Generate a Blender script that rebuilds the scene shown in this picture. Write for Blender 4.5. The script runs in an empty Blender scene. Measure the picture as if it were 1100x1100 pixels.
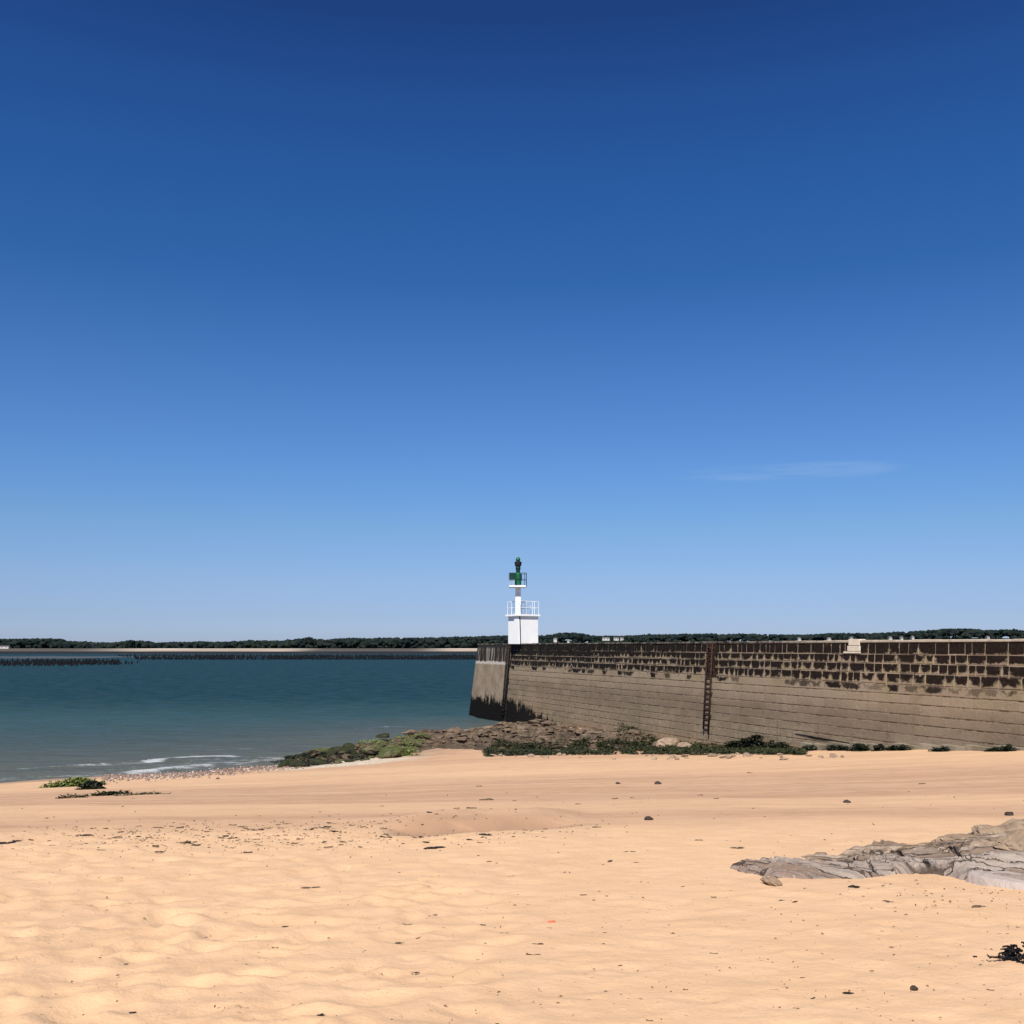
import bpy, bmesh, math, random
import numpy as np
from mathutils import Vector, Matrix

random.seed(7)
RNG = np.random.default_rng(11)
SC = bpy.context.scene
COL = SC.collection
EYE = 6.6                                   # eye height above the water (z = 0)
F, PITCH = 1103.0, math.radians(7.49)       # focal length in photo pixels (1100 wide), camera tilt

# ------------------------------------------------------------------ camera
cam = bpy.data.cameras.new('camera')
cam.sensor_width = 36.0
cam.lens = 36.0 * F / 1100.0
cam.clip_start, cam.clip_end = 0.1, 60000
camo = bpy.data.objects.new('camera', cam)
camo.location = (0, 0, EYE)
camo.rotation_euler = (math.radians(90) + PITCH, 0, 0)
COL.objects.link(camo)
SC.camera = camo
SC.render.resolution_x = SC.render.resolution_y = 1024

# ------------------------------------------------------------------ light
SUN_EL, SUN_AZ = math.radians(51), math.radians(193)     # azimuth clockwise from +Y: behind the camera, a little to the left
sdir = Vector((math.sin(SUN_AZ) * math.cos(SUN_EL), math.cos(SUN_AZ) * math.cos(SUN_EL), math.sin(SUN_EL)))
sun = bpy.data.lights.new('sun', 'SUN')
sun.energy = 5.0
sun.angle = math.radians(0.53)
sun.color = (1.0, 0.94, 0.85)
suno = bpy.data.objects.new('sun', sun)
suno.rotation_euler = sdir.to_track_quat('Z', 'Y').to_euler()
COL.objects.link(suno)

world = bpy.data.worlds.new('World')
SC.world = world
world.use_nodes = True
wt = world.node_tree
wt.nodes.clear()
sky = wt.nodes.new('ShaderNodeTexSky')
sky.sky_type = 'NISHITA'
sky.sun_disc = False
sky.sun_elevation = SUN_EL
sky.sun_rotation = SUN_AZ
sky.altitude = 0
sky.air_density = 1.0
sky.dust_density = 0.25
sky.ozone_density = 3.0
bg = wt.nodes.new('ShaderNodeBackground')
bg.inputs['Strength'].default_value = 0.095
wo = wt.nodes.new('ShaderNodeOutputWorld')
wtc = wt.nodes.new('ShaderNodeTexCoord')
# deepen the sky towards the zenith (clear dry air) and add one thin wisp of cloud, both by true sky direction
sep = wt.nodes.new('ShaderNodeSeparateXYZ')
wt.links.new(wtc.outputs['Generated'], sep.inputs[0])
ramp = wt.nodes.new('ShaderNodeValToRGB')
wt.links.new(sep.outputs['Z'], ramp.inputs[0])
SKYRAMP = [(0.0204, (0.4476, 0.5742, 0.9928)), (0.0311, (0.4377, 0.5489, 0.9332)), (0.0668, (0.4704, 0.5742, 0.8836)), (0.1115, (0.4495, 0.6091, 0.8532)), (0.1737, (0.394, 0.6073, 0.9223)), (0.2607, (0.316, 0.5563, 0.894)), (0.3437, (0.2001, 0.4807, 0.8313)), (0.4211, (0.1775, 0.457, 0.8419)), (0.4918, (0.1578, 0.3945, 0.7773)), (0.5182, (0.1503, 0.3519, 0.7146)), (0.5543, (0.1368, 0.3019, 0.624))]
e = ramp.color_ramp.elements
while len(e) > 2: e.remove(e[-1])
for i, (p, c) in enumerate(SKYRAMP):
    q = e[i] if i < 2 else e.new(p)
    q.position = p
    q.color = (*c, 1)
mul = wt.nodes.new('ShaderNodeMix'); mul.data_type = 'RGBA'; mul.blend_type = 'MULTIPLY'
mul.inputs[0].default_value = 1.0
wt.links.new(sky.outputs[0], mul.inputs[6]); wt.links.new(ramp.outputs[0], mul.inputs[7])
def wmath(op, a, b):
    m = wt.nodes.new('ShaderNodeMath'); m.operation = op
    for i, v in enumerate((a, b)):
        if hasattr(v, 'is_output'): wt.links.new(v, m.inputs[i])
        else: m.inputs[i].default_value = v
    return m.outputs[0]
caz = wmath('DIVIDE', sep.outputs[0], sep.outputs[1])
e1 = wmath('POWER', wmath('ABSOLUTE', wmath('DIVIDE', wmath('SUBTRACT', caz, 0.275), 0.13), 0), 2.0)
e2 = wmath('POWER', wmath('ABSOLUTE', wmath('DIVIDE', wmath('SUBTRACT', sep.outputs[2], 0.1630), 0.0115), 0), 2.0)
cmask = wt.nodes.new('ShaderNodeMapRange'); cmask.interpolation_type = 'SMOOTHSTEP'
wt.links.new(wmath('ADD', e1, e2), cmask.inputs[0])
cmask.inputs[1].default_value, cmask.inputs[2].default_value, cmask.inputs[3].default_value, cmask.inputs[4].default_value = 0.0, 1.0, 1.0, 0.0
cmap = wt.nodes.new('ShaderNodeVectorMath'); cmap.operation = 'MULTIPLY'; cmap.inputs[1].default_value = (6, 6, 75)
wt.links.new(wtc.outputs['Generated'], cmap.inputs[0])
cn = wt.nodes.new('ShaderNodeTexNoise'); cn.inputs['Scale'].default_value = 1.6; cn.inputs['Detail'].default_value = 6
wt.links.new(cmap.outputs[0], cn.inputs['Vector'])
cn2 = wt.nodes.new('ShaderNodeMapRange'); cn2.interpolation_type = 'SMOOTHSTEP'; wt.links.new(cn.outputs[0], cn2.inputs[0])
cn2.inputs[1].default_value, cn2.inputs[2].default_value = 0.28, 0.72
cfac = wmath('MULTIPLY', wmath('MULTIPLY', cmask.outputs[0], cn2.outputs[0]), 0.30)
cmix = wt.nodes.new('ShaderNodeMix'); cmix.data_type = 'RGBA'
wt.links.new(cfac, cmix.inputs[0]); wt.links.new(mul.outputs[2], cmix.inputs[6]); cmix.inputs[7].default_value = (4.2, 5.4, 6.9, 1)
wt.links.new(cmix.outputs[2], bg.inputs[0])
wt.links.new(bg.outputs[0], wo.inputs[0])

SC.view_settings.view_transform = 'Standard'
SC.view_settings.look = 'None'
SC.view_settings.exposure = 0.25
SC.view_settings.gamma = 1.0
SC.view_settings.use_curve_mapping = False

# ------------------------------------------------------------------ numeric helpers
def ray(px, py):
    """direction (X/Y, z/Y) of a photo pixel."""
    u, v = (px - 550) / F, (550 - py) / F
    y = math.cos(PITCH) - v * math.sin(PITCH)
    return u / y, (math.sin(PITCH) + v * math.cos(PITCH)) / y

def at_depth(px, py, d):
    a, b = ray(px, py)
    return a * d, d, EYE + b * d

def at_height(px, py, z):
    a, b = ray(px, py)
    d = (z - EYE) / b
    return a * d, d, z

def _hash(ix, iy, seed):
    h = (ix.astype(np.int64) * 374761393 + iy.astype(np.int64) * 668265263 + seed * 974634777) & 0x7fffffff
    h = ((h ^ (h >> 13)) * 1274126177) & 0x7fffffff
    h = h ^ (h >> 16)
    return (h & 0xffff) / 65535.0

def vnoise(x, y, seed=0):
    x = np.asarray(x, float); y = np.asarray(y, float)
    ix, iy = np.floor(x), np.floor(y)
    fx, fy = x - ix, y - iy
    fx = fx * fx * fx * (fx * (fx * 6 - 15) + 10); fy = fy * fy * fy * (fy * (fy * 6 - 15) + 10)
    a = _hash(ix, iy, seed); b = _hash(ix + 1, iy, seed); c = _hash(ix, iy + 1, seed); d = _hash(ix + 1, iy + 1, seed)
    return (a + (b - a) * fx) * (1 - fy) + (c + (d - c) * fx) * fy

def fbm(x, y, seed=0, octaves=4, gain=0.5):
    s, amp, tot = 0, 1.0, 0.0
    c, n = 0.8, 0.6
    for o in range(octaves):
        s = s + amp * (vnoise(x, y, seed + o * 17) - 0.5)
        tot += amp
        amp *= gain
        x, y = (x * c - y * n) * 2.03 + 3.1, (x * n + y * c) * 2.03 + 7.7
    return s / tot

def sstep(a, b, x):
    t = np.clip((np.asarray(x, float) - a) / (b - a), 0, 1)
    return t * t * (3 - 2 * t)

# ------------------------------------------------------------------ object helpers
def link(name, me, mat=None, parent=None, smooth=False):
    ob = bpy.data.objects.new(name, me)
    COL.objects.link(ob)
    if mat is not None:
        for m in (mat if isinstance(mat, (list, tuple)) else [mat]):
            me.materials.append(m)
    if parent is not None: ob.parent = parent
    if smooth: me.polygons.foreach_set('use_smooth', [True] * len(me.polygons))
    return ob

def mesh(name, v, f):
    me = bpy.data.meshes.new(name)
    me.from_pydata([tuple(p) for p in v], [], [tuple(int(i) for i in q) for q in f])
    me.update()
    return me

def grid_mesh(name, X, Y, Z, keep=None):
    n, m = X.shape
    me = bpy.data.meshes.new(name)
    v = np.stack([X, Y, Z], -1).reshape(-1, 3).astype(np.float32)
    i = np.arange((n - 1) * (m - 1)); r, c = i // (m - 1), i % (m - 1)
    q = np.stack([r * m + c, r * m + c + 1, (r + 1) * m + c + 1, (r + 1) * m + c], -1)
    if keep is not None: q = q[keep.reshape(-1)]
    if keep is not None:
        used = np.unique(q); mp = -np.ones(n * m, int); mp[used] = np.arange(len(used)); v = v[used]; q = mp[q]
    else: used = None
    me.vertices.add(len(v)); me.vertices.foreach_set('co', v.reshape(-1))
    me.loops.add(len(q) * 4); me.loops.foreach_set('vertex_index', q.reshape(-1).astype(np.int32))
    me.polygons.add(len(q))
    me.polygons.foreach_set('loop_start', (np.arange(len(q)) * 4).astype(np.int32))
    me.polygons.foreach_set('loop_total', np.full(len(q), 4, np.int32))
    me.update(calc_edges=True); me.validate()
    me.polygons.foreach_set('use_smooth', np.ones(len(me.polygons), bool))
    return me, used

def vattr(me, name, values):
    a = me.attributes.new(name, 'FLOAT', 'POINT')
    a.data.foreach_set('value', np.asarray(values, np.float32).reshape(-1))

def tag(ob, label=None, cat=None, group=None, kind=None):
    if label: ob['label'] = label
    if cat: ob['category'] = cat
    if group: ob['group'] = group
    if kind: ob['kind'] = kind
    return ob

def empty(name, loc, label=None, cat=None, group=None, rz=0.0):
    o = bpy.data.objects.new(name, None)
    o.empty_display_size = 0.2
    o.location = loc
    o.rotation_euler = (0, 0, rz)
    COL.objects.link(o)
    return tag(o, label, cat, group)

class MB:
    """collects simple shapes and builds them as one mesh object"""
    def __init__(s): s.v, s.f = [], []
    def add(s, v, f):
        b = len(s.v); s.v += [tuple(p) for p in v]; s.f += [tuple(b + i for i in q) for q in f]
    def box(s, lo, hi, M=None):
        (a, b, c), (d, e_, g) = lo, hi
        v = [(a, b, c), (d, b, c), (d, e_, c), (a, e_, c), (a, b, g), (d, b, g), (d, e_, g), (a, e_, g)]
        if M is not None: v = [tuple(M @ Vector(p)) for p in v]
        s.add(v, [(0, 3, 2, 1), (4, 5, 6, 7), (0, 1, 5, 4), (1, 2, 6, 5), (2, 3, 7, 6), (3, 0, 4, 7)])
    def tube(s, p, q, r, n=10, r2=None):
        p, q = Vector(p), Vector(q); r2 = r if r2 is None else r2
        d = (q - p).normalized()
        a = d.orthogonal().normalized(); b = d.cross(a)
        v = []
        for c, rr in ((p, r), (q, r2)):
            for i in range(n):
                t = 2 * math.pi * i / n
                v.append(c + a * (rr * math.cos(t)) + b * (rr * math.sin(t)))
        f = [(i, (i + 1) % n, n + (i + 1) % n, n + i) for i in range(n)]
        f += [tuple(range(n))[::-1], tuple(range(n, 2 * n))]
        s.add(v, f)
    def lathe(s, prof, n=24, c=(0, 0, 0)):
        v, f = [], []
        for r, z in prof:
            for i in range(n):
                t = 2 * math.pi * i / n
                v.append((c[0] + r * math.cos(t), c[1] + r * math.sin(t), c[2] + z))
        for k in range(len(prof) - 1):
            for i in range(n):
                j = (i + 1) % n
                f.append((k * n + i, k * n + j, (k + 1) * n + j, (k + 1) * n + i))
        f.append(tuple(range(n))[::-1]); f.append(tuple((len(prof) - 1) * n + i for i in range(n)))
        s.add(v, f)
    def build(s, name, mat, parent=None, smooth=False, bevel=0.0):
        me = mesh(name, s.v, s.f)
        o = link(name, me, mat, parent, smooth)
        if bevel:
            b = o.modifiers.new('bevel', 'BEVEL'); b.width = bevel; b.segments = 2; b.limit_method = 'ANGLE'
        return o

# ------------------------------------------------------------------ material helpers
class NT:
    def __init__(s, name):
        s.m = bpy.data.materials.new(name); s.m.use_nodes = True
        s.t = s.m.node_tree; s.b = s.t.nodes['Principled BSDF']
    def n(s, kind, **kw):
        nd = s.t.nodes.new(kind)
        for k, v in kw.items(): setattr(nd, k, v)
        return nd
    def put(s, sock, val):
        if val is None: return
        if hasattr(val, 'is_output'): s.t.links.new(val, sock)
        elif isinstance(val, (tuple, list)) and len(val) == 3 and sock.type == 'RGBA': sock.default_value = (*val, 1)
        else: sock.default_value = val
    def pos(s): return s.n('ShaderNodeNewGeometry').outputs['Position']
    def obj(s): return s.n('ShaderNodeTexCoord').outputs['Object']
    def scale(s, vec, sc):
        m = s.n('ShaderNodeVectorMath', operation='MULTIPLY'); s.put(m.inputs[0], vec); m.inputs[1].default_value = sc
        return m.outputs[0]
    def noise(s, vec, scale, detail=4, rough=0.55, dist=0.0):
        nd = s.n('ShaderNodeTexNoise'); s.put(nd.inputs['Vector'], vec)
        nd.inputs['Scale'].default_value = scale; nd.inputs['Detail'].default_value = detail
        nd.inputs['Roughness'].default_value = rough; nd.inputs['Distortion'].default_value = dist
        return nd.outputs['Fac']
    def attr(s, name): return s.n('ShaderNodeAttribute', attribute_name=name).outputs['Fac']
    def ms(s, val, a, b, c=0.0, d=1.0):
        m = s.n('ShaderNodeMapRange', interpolation_type='SMOOTHSTEP')
        for i, x in enumerate((val, a, b, c, d)): s.put(m.inputs[i], x)
        return m.outputs[0]
    def math(s, op, a, b=None, c=None):
        m = s.n('ShaderNodeMath', operation=op)
        for i, x in enumerate((a, b, c)): s.put(m.inputs[i], x)
        return m.outputs[0]
    def mix(s, f, a, b, mode='MIX'):
        m = s.n('ShaderNodeMix', data_type='RGBA', blend_type=mode)
        s.put(m.inputs[0], f); s.put(m.inputs[6], a); s.put(m.inputs[7], b)
        return m.outputs[2]
    def xyz(s, vec):
        m = s.n('ShaderNodeSeparateXYZ'); s.put(m.inputs[0], vec); return m.outputs
    def bump(s, h, dist, strength=1.0, normal=None):
        b = s.n('ShaderNodeBump'); s.put(b.inputs['Height'], h)
        b.inputs['Distance'].default_value = dist; b.inputs['Strength'].default_value = strength
        if normal is not None: s.put(b.inputs['Normal'], normal)
        return b.outputs[0]
    def done(s, color, rough=0.8, spec=0.3, normal=None, metal=0.0):
        s.put(s.b.inputs['Base Color'], color); s.put(s.b.inputs['Roughness'], rough)
        s.put(s.b.inputs['Specular IOR Level'], spec); s.put(s.b.inputs['Metallic'], metal)
        if normal is not None: s.put(s.b.inputs['Normal'], normal)
        return s.m

def simple(name, c1, c2, scale=3.0, rough=0.8, spec=0.3, bump=0.0, bscale=None, contrast=(0.35, 0.65), metal=0.0, use_obj=True):
    t = NT(name)
    p = t.obj() if use_obj else t.pos()
    nz = t.noise(p, scale, 6, 0.6)
    col = t.mix(t.ms(nz, *contrast), c1, c2)
    nrm = t.bump(t.noise(p, bscale or scale * 3, 5, 0.65), bump) if bump else None
    return t.done(col, rough, spec, nrm, metal)

# ================================================================== LARGE STRUCTURE
# ---- the beach height: thin plate spline through measured points (z relative to the eye)
CP = [(550, 1100, 4.65), (0, 1100, 4.7), (1100, 1100, 4.6), (550, 1000, 6.6), (0, 1000, 6.7), (1100, 1000, 6.5),
      (550, 900, 11.5), (0, 900, 11.8), (1100, 900, 11.0), (550, 860, 19), (550, 840, 29), (550, 820, 46), (550, 812, 57),
      (0, 870, 18), (0, 850, 36), (0, 841, 52), (290, 824, 58.4), (290, 840, 36), (290, 860, 20), (140, 832, 54.5),
      (1100, 808, 37.5), (1100, 840, 22), (1100, 860, 16.5), (900, 806, 47.4), (800, 805, 54.5), (730, 799, 61),
      (620, 784, 75), (560, 779, 85.5), (430, 796, 75), (800, 840, 26)]
PTS = [at_depth(*c) for c in CP]
PTS += [(-60, 10, EYE - 2.6), (-70, 40, EYE - 6.0), (60, 10, EYE - 0.4), (45, 40, EYE - 2.6), (0, -6, EYE - 1.1),
        (-70, 80, EYE - 9), (-20, 110, EYE - 9.5), (35, -6, EYE - 0.4), (-35, -6, EYE - 1.7), (-4, 100, EYE - 7.4), (-30, 75, EYE - 8.2)]
PTS = np.array(PTS)
def _U(r2): return r2 * np.log(np.maximum(r2, 1e-9))
_S = 1 / 30.0
_P = PTS[:, :2] * _S
_n = len(_P)
_K = _U(((_P[:, None] - _P[None]) ** 2).sum(-1)) + np.eye(_n) * 2e-4
_Q = np.hstack([np.ones((_n, 1)), _P])
_A = np.block([[_K, _Q], [_Q.T, np.zeros((3, 3))]])
_W = np.linalg.solve(_A, np.concatenate([PTS[:, 2], np.zeros(3)]))
def base_h(X, Y):
    X = np.asarray(X, float); Y = np.asarray(Y, float)
    sh = X.shape
    p = np.stack([X.ravel(), Y.ravel()], -1) * _S
    out = _W[_n] + p @ _W[_n + 1:]
    for i in range(_n):
        out += _W[i] * _U(((p - _P[i]) ** 2).sum(-1))
    return out.reshape(sh)

# wall line of the jetty (foot of face at deck level), A = seaward end, running towards the shore on the right
A = np.array([at_height(506, 769, 0.0)[0], at_height(506, 769, 0.0)[1]])
B = np.array([18.9, 37.5])
WD = (B - A) / np.linalg.norm(B - A)            # along the wall, seaward end -> shore
WN = np.array([WD[1], -WD[0]])                  # outward normal of the seen face
if WN @ (-A) < 0: WN = -WN
TOP = EYE + 0.31
BATTER = 0.085

def inland(X, Y):
    """signed distance in front of the wall line (negative = behind the face)."""
    return (X - A[0]) * WN[0] + (Y - A[1]) * WN[1]

# a shallow runnel with a sand step, along the wrack line
RUN = np.array([at_depth(430, 886, 12.9)[:2], at_depth(600, 886, 13.0)[:2]])
dimples = []
for k in range(2400):
    Y = 3.4 + (13.5 - 3.4) * RNG.random() ** 0.9
    X = (RNG.random() * 1.3 - 0.72) * (Y + 3)
    r = 0.06 + 0.11 * RNG.random()
    d = (0.005 + 0.011 * RNG.random()) * (1.0 if X < 0.02 * Y - 0.2 else 0.38)
    dimples.append((X, Y, r * (1 + 0.7 * RNG.random()), r * 0.75, RNG.random() * 3.14, d))

def sand_detail(X, Y):
    z = 0.11 * fbm(X * 0.22, Y * 0.22, 3, 3) * sstep(3, 8, Y) + 0.05 * fbm(X * 0.12, Y * 0.7, 9, 3) * sstep(12, 20, Y)
    dry = 1 - sstep(11.5, 14.5, Y + 1.2 * fbm(X * 0.4, Y * 0.4, 5, 3))
    z = z + dry * ((0.010 + 0.012 * (1 - sstep(-2.5, 0.5, X))) * fbm(X * 1.1, Y * 1.3, 21, 4) + 0.012 * fbm(X * 4.2, Y * 4.2, 33, 4, 0.6))
    z = z + (1 - dry) * (0.030 * fbm(X * 0.9, Y * 0.8, 25, 4, 0.6) * sstep(8, 12, Y))
    # runnel
    t = np.clip((X - RUN[0, 0]) / (RUN[1, 0] - RUN[0, 0]), -0.5, 1.6)
    cy = RUN[0, 1] + (RUN[1, 1] - RUN[0, 1]) * t + 0.35 * np.sin(X * 1.4) + 0.25 * fbm(X * 1.5, Y * 0.2, 41, 2)
    w = sstep(-0.15, 0.15, t) * (1 - sstep(0.85, 1.3, t))
    z = z - 0.15 * w * np.exp(-((Y - cy) / 0.55) ** 2) + 0.10 * w * sstep(0.30, 0.48, Y - cy) * (1 - sstep(1.0, 3.0, Y - cy))
    return z, dry, w * np.exp(-((Y - cy) / 0.6) ** 2)

def ground(X, Y):
    X = np.asarray(X, float); Y = np.asarray(Y, float)
    return base_h(X, Y) + sand_detail(X, Y)[0]

def on_ground(px, py, dmax=110.0):
    """where the sight line of a photo pixel meets the beach"""
    a, b = ray(px, py)
    d = np.linspace(3.5, dmax, 2200)
    g = (EYE + b * d) - base_h(a * d, d)
    k = np.where(g < 0)[0]
    k = k[0] if len(k) else len(d) - 1
    if k > 0:
        t = g[k - 1] / (g[k - 1] - g[k] + 1e-9)
        dd = d[k - 1] + (d[k] - d[k - 1]) * t
    else: dd = d[0]
    return a * dd, dd, float(ground(np.array([a * dd]), np.array([dd]))[0])

def g1(x, y): return float(ground(np.array([float(x)]), np.array([float(y)]))[0])

# ---- sand sheet
rows = [-6.0]
while rows[-1] < 116:
    d = rows[-1]
    rows.append(d + (0.3 if d < 2.8 else max(0.024, 0.024 * (max(d, 3) / 4.5) ** 1.25)))
rows = np.array(rows)
s = np.linspace(-0.92, 0.92, 600)
Y, S_ = np.meshgrid(rows, s, indexing='ij')
X = S_ * (np.maximum(Y, -3) + 8)
det, dry, runw = sand_detail(X, Y)
Z = base_h(X, Y) + det
dim = np.zeros_like(Z)
for (cx, cy, ra, rb, th, d) in dimples:
    r0, r1 = np.searchsorted(rows, [cy - 0.6, cy + 0.6])
    if r1 <= r0: continue
    sx = s * 1.0
    c0, c1 = np.searchsorted(s, [(cx - 0.6) / (cy + 8) - 0.01, (cx + 0.6) / (cy + 8) + 0.01])
    dx, dy = X[r0:r1, c0:c1] - cx, Y[r0:r1, c0:c1] - cy
    u = (dx * math.cos(th) + dy * math.sin(th)) / ra; v = (-dx * math.sin(th) + dy * math.cos(th)) / rb
    q = u * u + v * v
    dim[r0:r1, c0:c1] += d * (-np.exp(-q ** 1.6) + 0.55 * np.exp(-((np.sqrt(q) - 1.5) / 0.45) ** 2))
Z += np.clip(dim, -0.06, 0.04) * dry
# behind the jetty face the beach is dug away (the jetty stands there)
back = sstep(0.3, 1.5, -inland(X, Y)) * sstep(25, 30, Y)
Z = Z * (1 - back) + np.minimum(Z, -1.5) * back
me, _ = grid_mesh('beach', X, Y, Z)
yb_ = Y + 0.05 * X + 1.5 * fbm(X * 0.06, Y * 0.15, 78, 3)
bands = sstep(17.5, 19.5, yb_) * (1 - sstep(27, 36, yb_)) + 0.9 * sstep(11.8, 12.6, yb_) * (1 - sstep(14.2, 15.6, yb_)) + 0.7 * sstep(47, 52, yb_)
damp = np.clip((1 - dry) * (0.30 + 0.75 * bands + 1.1 * fbm(X * 0.09, Y * 0.75, 77, 5, 0.6)) + runw * 0.9, 0, 1)
shore = 1 - sstep(0.05, 0.42, Z + 0.25 * fbm(X * 0.8, Y * 0.8, 91, 3))
vattr(me, 'damp', damp); vattr(me, 'shore', shore); vattr(me, 'dry', dry)
# pale shell line at the swash, between the shingle and the green boulders
sx0, sy0, _ = on_ground(345, 826); 
shell = np.exp(-((X - (sx0)) / 4.5) ** 2) * np.exp(-((Z - 0.32 + 0.2 * fbm(X, Y, 4, 3)) / 0.22) ** 2) * sstep(45, 50, Y)
vattr(me, 'shell', shell); vattr(me, 'run', np.clip(runw * 1.5 - 0.15, 0, 1))
t = NT('sand')
p = t.pos()
fine = t.noise(p, 55, 4, 0.7); mid = t.noise(p, 2.2, 5, 0.6); spk = t.noise(p, 24, 2, 0.5)
dryc = t.mix(t.ms(mid, 0.3, 0.7), (0.665, 0.43, 0.245), (0.705, 0.465, 0.275))
dryc = t.mix(t.ms(fine, 0.3, 0.75), dryc, t.mix(0.12, dryc, (0.36, 0.22, 0.12)))
dampc = t.mix(t.ms(t.noise(t.scale(p, (0.12, 0.9, 1)), 1.4, 5), 0.35, 0.65), (0.475, 0.29, 0.172), (0.56, 0.355, 0.217))
c = t.mix(t.attr('damp'), dryc, dampc)
c = t.mix(t.math('MULTIPLY', t.attr('run'), t.ms(t.noise(t.scale(p, (0.6, 2.4, 1)), 1.5, 5), 0.2, 0.5)), c, (0.33, 0.205, 0.13))
c = t.mix(t.math('MULTIPLY', t.ms(t.noise(p, 90, 3, 0.8), 0.58, 0.72), 0.28), c, (0.30, 0.18, 0.10))
c = t.mix(t.math('MULTIPLY', t.ms(t.noise(p, 0.9, 5, 0.65), 0.5, 0.66), 0.16), c, (0.48, 0.30, 0.18))
c = t.mix(t.math('MULTIPLY', t.attr('damp'), t.math('MULTIPLY', t.ms(t.noise(p, 1.7, 6, 0.7), 0.48, 0.64), 0.38)), c, (0.36, 0.225, 0.135))
c = t.mix(t.math('MULTIPLY', t.ms(spk, 0.70, 0.74), 0.5), c, (0.12, 0.08, 0.05))
c = t.mix(t.math('MULTIPLY', t.attr('shore'), 0.75), c, (0.25, 0.165, 0.11))
c = t.mix(t.ms(t.attr('shell'), 0.25, 0.7), c, t.mix(t.ms(t.noise(p, 9, 4), 0.45, 0.6), (0.66, 0.57, 0.44), (0.40, 0.30, 0.20)))
b1 = t.bump(t.noise(p, 11, 5, 0.65), 0.012)
b2 = t.bump(fine, 0.004, 0.8, b1)
sand_m = t.done(c, t.math('SUBTRACT', 0.95, t.math('MULTIPLY', t.attr('shore'), 0.5)), 0.18, b2)
tag(link('beach', me, sand_m, smooth=True), kind='structure')

# ---- water: one sheet out to the horizon, real chop near the shore
rows = [30.0]
while rows[-1] < 40000: rows.append(rows[-1] * (1.0045 if rows[-1] < 420 else 1.06))
rows = np.array(rows)
s = np.linspace(-1.0, 1.0, 560)
Y, S_ = np.meshgrid(rows, s, indexing='ij')
X = S_ * (Y + 10) * np.where(Y > 700, 1.3, 1.0)
fade = (1 - sstep(220, 420, Y))
ch = 0.16 * fbm(X * 0.16 + 0.05 * Y, Y * 0.33, 61, 5, 0.62) + 0.05 * np.sin(Y * 0.9 + 2.5 * fbm(X * 0.03, Y * 0.05, 62, 3) * 6) * (0.5 + fbm(X * .05, Y * .1, 63, 2))
calm = 0.35 + 0.65 * sstep(55, 75, Y)
Z = ch * fade * calm
# the last small breakers lapping in at the left
for (xa, ya, xb, yb, hgt) in ((20, 826, 262, 812, 0.10), (120, 832, 235, 820, 0.09)):
    p0, p1 = at_height(xa, ya, 0), at_height(xb, yb, 0)
    tt = np.clip((X - p0[0]) / (p1[0] - p0[0]), 0, 1)
    cy = p0[1] + (p1[1] - p0[1]) * tt + 0.5 * np.sin(X * 0.8)
    Z += hgt * np.exp(-((Y - cy) / 0.5) ** 2) * sstep(0, 0.15, tt) * (1 - sstep(0.85, 1, tt))
me, _ = grid_mesh('sea_water', X, Y, Z)
# distance out from the beach edge: suspended sand clouds the shallow water
shal = np.clip(-base_h(X.ravel()[:], np.minimum(Y.ravel(), 110)) / 2.2, 0, 1).reshape(X.shape)
shal = np.clip(np.where(Y > 100, 1, shal), 0, 1)
out = sstep(52, 150, Y + 10 * fbm(X * 0.02, Y * 0.06, 55, 3))
foamv = np.zeros_like(X)
for (pl, wd, amp) in ([(146, 829.5), (165, 827), (190, 824), (216, 822)], 0.9, 1.0), ([(130, 831), (178, 825), (230, 820), (255, 818)], 2.4, 0.42), ([(162, 818), (182, 815), (206, 812.6), (232, 812), (250, 812.6)], 0.65, 0.9), ([(28, 826), (60, 824), (100, 822), (150, 819.5), (165, 818.5)], 0.5, 0.55), ([(0, 838), (60, 835), (110, 833), (150, 831)], 1.0, 0.40), ([(262, 820), (295, 815), (325, 812), (352, 811)], 1.6, 0.45), ([(225, 806), (250, 804), (275, 804)], 0.4, 0.35), ([(385, 783), (420, 780), (440, 780)], 0.8, 0.3):
    q_ = np.array([at_height(a_, b_, 0)[:2] for a_, b_ in pl])
    for (xa, ya), (xb, yb) in zip(q_[:-1], q_[1:]):
        tt = ((X - xa) * (xb - xa) + (Y - ya) * (yb - ya)) / ((xb - xa) ** 2 + (yb - ya) ** 2)
        tc = np.clip(tt, 0, 1)
        dd = np.hypot(X - xa - tc * (xb - xa), (Y - ya - tc * (yb - ya)))
        foamv = np.maximum(foamv, amp * np.exp(-(dd / wd) ** 2))
vattr(me, 'foam', foamv)
vattr(me, 'off', np.clip(0.35 * shal + 0.65 * out, 0, 1))
t = NT('sea_water')
p = t.pos()
off = t.attr('off')
wc = t.n('ShaderNodeValToRGB'); t.put(wc.inputs[0], off)
el = wc.color_ramp.elements
for i, (pp, cc) in enumerate(((0.0, (0.108, 0.114, 0.098)), (0.3, (0.058, 0.084, 0.088)), (0.62, (0.032, 0.076, 0.086)), (1.0, (0.0070, 0.037, 0.051)))):
    q = el[i] if i < 2 else el.new(pp)
    q.position = pp; q.color = (*cc, 1)
streak = t.noise(t.scale(p, (0.26, 0.75, 1)), 1.0, 6, 0.7)
wcol = t.mix(t.math('MULTIPLY', t.ms(streak, 0.40, 0.66), 0.35), wc.outputs[0], (0.055, 0.075, 0.078))
fn = t.math('ADD', t.math('MULTIPLY', t.noise(t.scale(p, (0.8, 1.3, 1)), 1.1, 6, 0.7), 0.75), t.math('MULTIPLY', t.noise(t.scale(p, (1, 1.5, 1)), 5.0, 4, 0.7), 0.25))
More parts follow.
